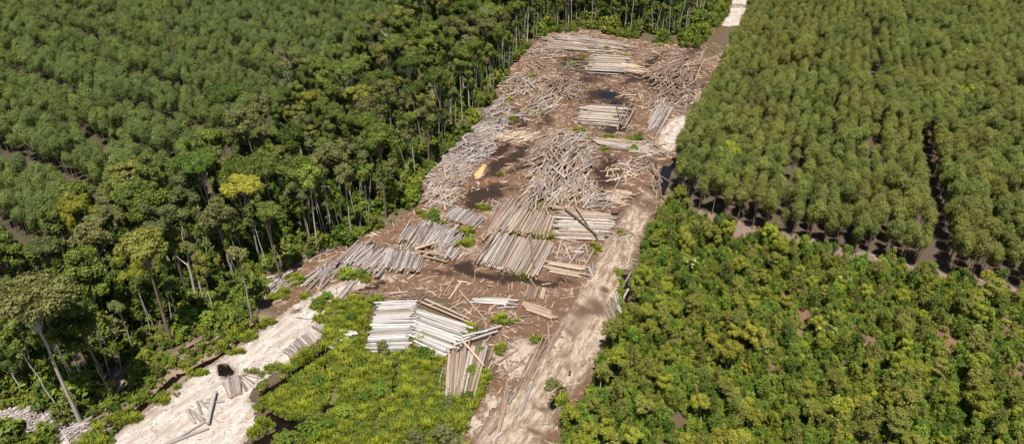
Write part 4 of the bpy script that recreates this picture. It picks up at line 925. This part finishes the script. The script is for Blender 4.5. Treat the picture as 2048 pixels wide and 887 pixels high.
loose([(1000,465,948,532,1.3),(1008,470,955,536,1.3),(1060,480,1068,545,1.6)],.25,'grey','grey log lying over the left end of the long front stack','grey logs over the long front stack')
pile((980,520),(968,532),(1068,548),(1050,556),9,.27,'white','pale log laid crosswise at the foot of the long front stack','crosswise logs below the front stack',1,1.0,.2,.1)
pile((1102,525),(1095,542),(1176,535),(1170,560),7,.28,'tan','tan log in the crosswise row right of the front stack','crosswise tan logs right of the front stack',1,1.0,.3,.1)
loose([(1118,478,1152,484),(1123,482,1112,520),(1165,492,1140,528),(1188,500,1165,540),(1130,520,1135,555),(1060,560,1070,575)],.26,'mix','loose log between the front stack and the track','loose logs between stack and track')
pile((1170,545),(1188,520),(1178,560),(1192,545),6,.24,'grey','short grey log beside the upper rutted track','short grey logs by the track',1,.3,.1,.05)
pile((1212,610),(1236,585),(1220,640),(1248,612),10,.26,'grey','grey log dumped along the ditch right of the track','logs along the right ditch',1,.8,.3,.1)
loose([(1262,546,1244,577),(1256,580,1240,612),(1262,505,1255,530)],.25,'grey','grey pole leaning at the plot edge right of the track','grey poles at the plot edge')
loose([(640,560,700,530),(612,566,660,535),(590,520,660,500),(530,578,575,550),(528,572,578,545),(600,530,680,494)],.26,'grey','loose grey log on the left bank above the sand road','loose logs on the left bank')
loose([(672,600,705,560),(680,602,710,565),(655,640,690,610),(650,635,700,600)],.26,'grey','grey pole across the culvert at the sand road head','poles of the culvert')
print('individual logs', n_ind)
# the other stacks and heaps: one mass
pile((812,452),(925,482),(790,490),(905,500),36,.25,'grey',None,None,3,.9,.2,.1)
pile((842,448),(926,462),(806,505),(870,490),30,.25,'grey',None,None,2,.9,.3,.1)
pile((715,488),(795,520),(672,530),(760,555),36,.25,'grey',None,None,3,1.0,.4,.1)
pile((770,502),(848,520),(752,542),(838,548),26,.27,'grey',None,None,3,.4,.1,.04)
pile((905,418),(968,440),(882,440),(948,460),24,.25,'grey',None,None,3,.3,.1,.04)
pile((880,490),(920,505),(870,515),(905,525),10,.3,'grey',None,None,2,.4,.1,.04)
loose([(822,501,892,480,.6),(818,512,905,506,.4),(830,506,880,490,.9),(835,515,895,528,.3),(842,520,880,500,.5),(830,508,900,520,.8)],.3,'tan')
pile((640,540),(690,520),(600,570),(640,585),14,.26,'grey',None,None,1,1.5,.6,.2)
pile((1020,418),(1115,440),(985,465),(1100,482),38,.24,'mix',None,None,3,.7,.2,.06)
pile((1005,400),(1070,400),(955,480),(1010,470),26,.25,'brown',None,None,2,1.2,.4,.1)
pile((1122,424),(1112,478),(1226,432),(1215,482),30,.25,'pale',None,None,3,1.2,.4,.1)
loose([(1130,430,1195,485,1.8),(1150,425,1180,470,1.9),(1100,420,1160,425,1)],.26,'brown')
heap(1120,330,64,58,260,-55,22,8.5,.24,'mix',2.4,rot=-60)
heap(1090,385,48,34,130,-58,16,9,.24,'mix',1.8,rot=-35)
heap(1160,385,36,26,70,-70,25,8,.24,'mix',1.2)
heap(1125,280,46,16,70,-18,22,8,.24,'mix',1.2)
loose([(1080,275,1055,325)],.24,'grey')
pile((1170,212),(1155,250),(1252,216),(1235,256),26,.25,'pale',None,None,3,1.5,.4,.1)
loose([(1233,222,1242,258,1.5),(1262,212,1242,258,1.2),(1248,216,1238,256,1.3),(1270,220,1248,262,1.0)],.26,'grey')
pile((1186,112),(1182,148),(1258,116),(1250,152),26,.25,'pale',None,None,3,1.5,.3,.1)
pile((1200,122),(1210,140),(1300,140),(1290,150),12,.27,'tan',None,None,2,2,.5,.2)
heap(1350,168,52,36,190,-62,24,8,.28,'brown',3.0,rot=25)
heap(1340,140,50,16,80,-20,20,10,.27,'brown',2.0,rot=-10)
heap(1385,195,22,18,50,-65,18,6,.28,'mix',1.2)
loose([(1372,118,1420,150,.6),(1410,106,1400,130),(1405,128,1390,165,.4),(1418,98,1442,116)],.26,'brown')
pile((1125,70),(1090,100),(1265,92),(1215,108),26,.27,'mix',None,None,2,3,.8,.2)
heap(1180,88,84,14,80,10,14,11,.26,'mix',1.0,rot=6)
heap(1095,105,40,16,40,-25,35,8,.24,'mix',.5)
heap(1035,172,40,18,110,-40,30,8,.25,'mix',2.4)
heap(1120,178,46,20,120,-60,32,8,.25,'brown',2.4)
heap(1090,205,40,22,70,-50,20,9,.24,'mix',1.0,rot=-30)
heap(1070,130,22,22,26,60,18,9,.25,'brown',.8)
pile((1320,205),(1350,215),(1290,255),(1315,272),22,.24,'grey',None,None,1,1.5,.5,.15)
heap(1315,210,22,12,26,-20,30,6,.25,'mix',.6)
pile((1200,278),(1196,292),(1290,290),(1275,306),14,.26,'pale',None,None,2,2,.6,.15)
heap(1300,298,26,16,40,10,40,6,.26,'mix',.5)
heap(940,300,70,34,190,-32,36,6.5,.25,'grey',.8,rot=-38)
heap(895,350,50,34,160,-28,38,6.5,.25,'mix',.9,rot=-30)
heap(985,240,44,28,90,-32,34,7,.25,'grey',.5,rot=-40)
heap(880,395,36,18,60,-25,35,7,.25,'mix',.5)
heap(1035,275,34,10,40,-10,20,7,.25,'tan',.6)
heap(1250,345,40,20,30,-20,35,5,.24,'tan',.3)
heap(1200,400,40,20,36,-10,30,5,.24,'mix',.3)
heap(1240,395,22,14,30,5,20,4.5,.24,'tan',.4)
heap(1312,365,10,30,18,65,18,9,.25,'brown',.8)
heap(1330,420,16,20,14,-75,20,6,.25,'brown',.3)
loose([(1252,340,1205,425,.5),(1188,378,1214,388,.4),(1190,388,1178,420,.3)],.24,'grey')
heap(985,410,30,8,10,-30,40,4,.2,'mix',.1)
heap(1150,510,40,20,12,-40,50,4,.17,'mix',.1)
heap(880,600,90,26,18,-15,50,4,.16,'mix',.1)
heap(1000,620,60,24,20,-10,50,4,.16,'mix',.1)
heap(560,565,30,16,16,-35,12,7,.25,'grey',.3)
heap(395,690,60,12,16,-35,14,8,.25,'brown',.3,rot=-32)
heap(235,765,18,34,22,-52,14,8,.22,'brown',.4,rot=25)
heap(60,850,80,30,70,-15,50,5,.16,'grey',.5)
heap(150,862,50,18,50,-15,40,6,.17,'grey',.5)
for (cx, cy, rx, ry, n, an, pl) in [(960,270,30,20,40,-35,'grey'),(1180,300,40,10,20,0,'mix'),(1270,330,30,20,24,-30,'mix'),(1250,250,20,14,16,-50,'mix'),(1160,130,60,10,30,10,'mix'),(1270,190,30,14,16,-20,'tan'),(1090,440,60,14,30,-60,'mix'),(700,540,60,16,30,-35,'grey'),(760,590,60,8,14,-5,'brown'),(1010,720,36,36,10,-50,'brown'),(1140,500,40,20,20,-30,'mix'),(900,440,40,14,20,-30,'mix'),(1240,470,20,20,14,-60,'mix'),(1060,230,30,14,24,-50,'mix'),(1000,205,26,14,30,-35,'grey'),(1330,110,60,10,26,5,'mix'),(1360,220,16,14,14,-40,'mix')]:
    heap(cx, cy, rx, ry, n, an, 38, 5.5, .2, pl, .25)
o = obj('log_heaps', mesh('log_heaps', np.concatenate(far_V), np.concatenate(far_F), [LOGS, CUT], np.concatenate(far_M), col=np.concatenate(far_C)))
tag(o, 'further stacks and tangled heaps of felled logs across the yard', 'logs', kind='stuff')

# ------------------------------------------------------------------ litter: bark, chips and sticks lying on the yard
def litter(name, label, n, poly, seed, smin, smax, cols, zb):
    g2 = np.random.default_rng(seed); q = np.array([G(*p)[:2] for p in poly]); lo, hi = q.min(0), q.max(0)
    x = g2.uniform(lo[0], hi[0], n); y = g2.uniform(lo[1], hi[1], n); px, py = PX(x, y); k = inpoly(px, py, poly) & ~ditch_mask(x, y, .9); k &= g2.random(n) > 1.3 * np.clip(blob(px, py, YD), 0, 1); x, y = x[k], y[k]; n = len(x)
    az = g2.random(n) * 6.283; L_ = smin + (smax - smin) * g2.random(n) ** 2.5; w = np.minimum(.05 + .06 * L_ * g2.random(n) * 2, .22); hgt = w * .7
    unit = np.array([(-.5, -.5, 0), (.5, -.4, 0), (.5, .4, 0), (-.5, .5, 0), (-.46, -.3, 1), (.46, -.25, 1), (.46, .25, 1), (-.46, .3, 1)])
    fc = np.array([(4, 5, 6, 7), (0, 1, 5, 4), (1, 2, 6, 5), (2, 3, 7, 6), (3, 0, 4, 7)])
    u = unit[None, :, 0] * L_[:, None]; v = unit[None, :, 1] * w[:, None]
    V = np.stack([x[:, None] + u * np.cos(az)[:, None] - v * np.sin(az)[:, None], y[:, None] + u * np.sin(az)[:, None] + v * np.cos(az)[:, None], zb + unit[None, :, 2] * hgt[:, None] + 0 * u], -1).reshape(-1, 3)
    F = (fc[None] + 8 * np.arange(n)[:, None, None]).reshape(-1, 4)
    ci = np.array(cols)[g2.integers(0, len(cols), n)] * g2.uniform(.7, 1.15, n)[:, None]
    o = obj(name, mesh(name, V, F, [LOGS], col=np.repeat(ci, 8, 0))); return tag(o, label, 'litter', kind='stuff')
litter('wood_litter', 'bark scraps and splintered sticks strewn over the yard', 52000, YARD_P, 5, .2, 3.0, [(.40, .31, .225), (.30, .215, .15), (.20, .14, .10), (.48, .41, .33), (.13, .085, .06)], .04)
litter('track_litter', 'bark and splinters strewn on the dirt track', 5000, TRACK_P, 8, .15, 1.6, [(.40, .31, .225), (.30, .215, .15), (.20, .14, .10), (.13, .085, .06)], .22)
litter('sand_litter', 'small sticks and bark on the pale sand road', 2600, ROADL_P, 9, .15, 1.1, [(.30, .24, .19), (.20, .15, .11), (.14, .1, .075)], .1)
litter('leaf_litter', 'fallen branches and dry litter on the strip before the right plantation', 9000, strip, 10, .2, 2.2, [(.30, .22, .18), (.22, .15, .12), (.36, .28, .23), (.14, .09, .07)], .0)
for q_, (cx, cy, a_, b_) in enumerate(BARE[:8]): litter('weed_litter', ['dry stems on the bare red soil patch left of centre in the regrowth', 'dry stems on the largest bare red soil patch at the right', 'dry stems on the bare red soil patch near the litter strip', 'dry stems on the narrow bare soil patch low in the regrowth', 'dry stems on the bare soil patch beside the pale shrub', 'dry stems on the smallest bare soil patch', 'dry stems on the bare soil patch at the right picture edge', 'dry stems on the lowest bare soil patch at the right edge'][q_], 500, ell(cx, cy, a_ * 1.3, b_ * 1.3), 200 + q_, .15, 1.2, [(.24, .14, .09), (.16, .09, .06), (.12, .11, .04), (.3, .2, .13)], -.02)
litter('edge_litter', 'dead sticks and slash lying along the forest edge', 16000, BELT_P, 12, .3, 3.0, [(.34, .28, .23), (.24, .18, .14), (.42, .36, .31), (.15, .11, .08)], .02)
litter('brush_litter', 'grey brushwood heaped at the lower left corner', 5000, [(-40,800),(60,800),(110,845),(185,845),(190,900),(-40,910)], 6, .6, 4.0, [(.45, .4, .37), (.36, .3, .27), (.55, .5, .46)], .1)

# ------------------------------------------------------------------ small things
def heap_mesh(name, pts, h, mat, seed):
    q = [G(*p) for p in pts]; c = sum(q, Vector()) / len(q); V = [(c.x, c.y, h)]; F = []; n = len(q) * 4; rings = []
    for rr, zz in ((.35, .85), (.7, .45), (1, .0)):
        for i in range(n):
            t = i / 4; a = q[int(t) % len(q)].lerp(q[(int(t) + 1) % len(q)], t % 1); p = c.lerp(a, rr * (1 + .12 * math.sin(i * 2.3 + seed))); V.append((p.x, p.y, h * zz * (1 + .2 * math.sin(i * 1.7)) + .05))
    F3 = [(0, 1 + i, 1 + (i + 1) % n) for i in range(n)]
    for r_ in range(2):
        for i in range(n):
            a, b = 1 + r_ * n + i, 1 + r_ * n + (i + 1) % n; F3 += [(a, a + n, b + n), (a, b + n, b)]
    return mesh(name, V, F3, [mat], smooth=True)
m, N, L = newmat('fresh_sawdust'); nn_ = noise(N, L, 2.0, 5, .7, worldpos(N)); finish(N, L, mixc(N, L, mrange(N, L, nn_, .35, .65, 0, 1), (.42, .26, .10), (.52, .36, .18)), .95, nn_, .4, .1)
tag(obj('sawdust_mound', heap_mesh('sawdust_mound', [(950,356),(948,348),(958,338),(966,328),(973,329),(968,342),(962,354),(955,358)], .18, m, 1)), 'orange mound of fresh sawdust among the left heaps', 'sawdust')
m, N, L = newmat('pale_plastic'); finish(N, L, (.62, .68, .75), .4)
tag(obj('plastic_sheet', heap_mesh('plastic_sheet', [(1185,142),(1187,139),(1190,138),(1193,141),(1190,144),(1187,144)], .35, m, 2)), 'crumpled pale plastic sheet below the far white stack', 'plastic sheet')

# the person on the track
def person(px, py, face):
    J = {'pelvis': (0, 0, .93), 'belly': (0, 0, 1.08), 'chest': (0, -.01, 1.3), 'neck': (0, 0, 1.47), 'head': (0, .02, 1.56), 'crownh': (0, .02, 1.68),
         'hipL': (-.09, 0, .88), 'kneeL': (-.11, .03, .49), 'ankL': (-.12, -.01, .09), 'toeL': (-.13, .13, .04), 'hipR': (.09, 0, .88), 'kneeR': (.12, .05, .49), 'ankR': (.13, .02, .09), 'toeR': (.15, .16, .04),
         'shL': (-.18, -.01, 1.38), 'elL': (-.25, .04, 1.12), 'wrL': (-.2, .24, 1.16), 'haL': (-.17, .31, 1.2), 'shR': (.18, -.01, 1.38), 'elR': (.24, .05, 1.12), 'wrR': (.16, .25, 1.18), 'haR': (.13, .31, 1.22)}
    rad = dict(pelvis=.15, belly=.14, chest=.155, neck=.06, head=.095, crownh=.075, hipL=.095, kneeL=.065, ankL=.045, toeL=.04, hipR=.095, kneeR=.065, ankR=.045, toeR=.04, shL=.07, elL=.048, wrL=.035, haL=.035, shR=.07, elR=.048, wrR=.035, haR=.035)
    E = ['pelvis belly', 'belly chest', 'chest neck', 'neck head', 'head crownh', 'pelvis hipL', 'hipL kneeL', 'kneeL ankL', 'ankL toeL', 'pelvis hipR', 'hipR kneeR', 'kneeR ankR', 'ankR toeR', 'chest shL', 'shL elL', 'elL wrL', 'wrL haL', 'chest shR', 'shR elR', 'elR wrR', 'wrR haR']
    nm = list(J); V = [J[k] for k in nm]; Ed = [tuple(nm.index(a) for a in e.split()) for e in E]; fing = {}
    for s, hd in (('L', 'haL'), ('R', 'haR')):   # four fingers and a thumb on each hand
        hx, hy, hz = J[hd]; i0 = nm.index(hd); sg = -1 if s == 'L' else 1
        for f in range(5):
            if f < 4: p1 = (hx + (f - 1.5) * .02, hy + .05, hz + .01); p2 = (hx + (f - 1.5) * .021, hy + (.085, .095, .09, .075)[f], hz - .012)
            else: p1 = (hx - sg * .035, hy + .01, hz + .015); p2 = (hx - sg * .05, hy + .045, hz + .02)
            V += [p1, p2]; Ed += [(i0, len(V) - 2), (len(V) - 2, len(V) - 1)]; fing[len(V) - 1] = .008; fing[len(V) - 2] = .0095
    me = bpy.data.meshes.new('body'); me.from_pydata(V, Ed, []); tmp = bpy.data.objects.new('tmp', me); COL.objects.link(tmp)
    tmp.modifiers.new('s', 'SKIN'); sv = me.skin_vertices[0].data
    for i in range(len(V)): r_ = rad[nm[i]] if i < len(nm) else fing[i]; sv[i].radius = (r_, r_); sv[i].use_root = (i == 0)
    tmp.modifiers.new('ss', 'SUBSURF').levels = 1
    bpy.context.view_layer.update(); dg = bpy.context.evaluated_depsgraph_get(); body = bpy.data.meshes.new_from_object(tmp.evaluated_get(dg)); bpy.data.objects.remove(tmp)
    def pm(n_, c_): m_, N, L = newmat(n_); finish(N, L, c_, .8); return m_
    for m_ in (pm('dark_shirt', (.02, .02, .025)), pm('dark_trousers', (.015, .016, .02)), pm('skin', (.32, .18, .11)), pm('boots', (.03, .02, .015))): body.materials.append(m_)
    for pl in body.polygons:
        c = pl.center; pl.use_smooth = True
        pl.material_index = 2 if c.z > 1.46 or (c.y > .2 and c.z > 1) else 3 if c.z < .1 else 1 if c.z < .95 else 0
    p = G(px, py); e = empty('person', (p.x, p.y, .13), face); obj('body', body, e)
    bm = bmesh.new(); bmesh.ops.create_uvsphere(bm, u_segments=12, v_segments=8, radius=.112); bmesh.ops.delete(bm, geom=[v for v in bm.verts if v.co.z < -.02 and v.co.y > -.02], context='VERTS')
    hm = bpy.data.meshes.new('hair'); bm.to_mesh(hm); bm.free(); hm.materials.append(pm('black_hair', (.012, .01, .009))); h = obj('hair', hm, e); h.location = (0, .005, 1.635)
    tag(e, 'person in dark clothes standing on the pale dirt track, arms raised to the front', 'person')
person(1139, 753, R(180))
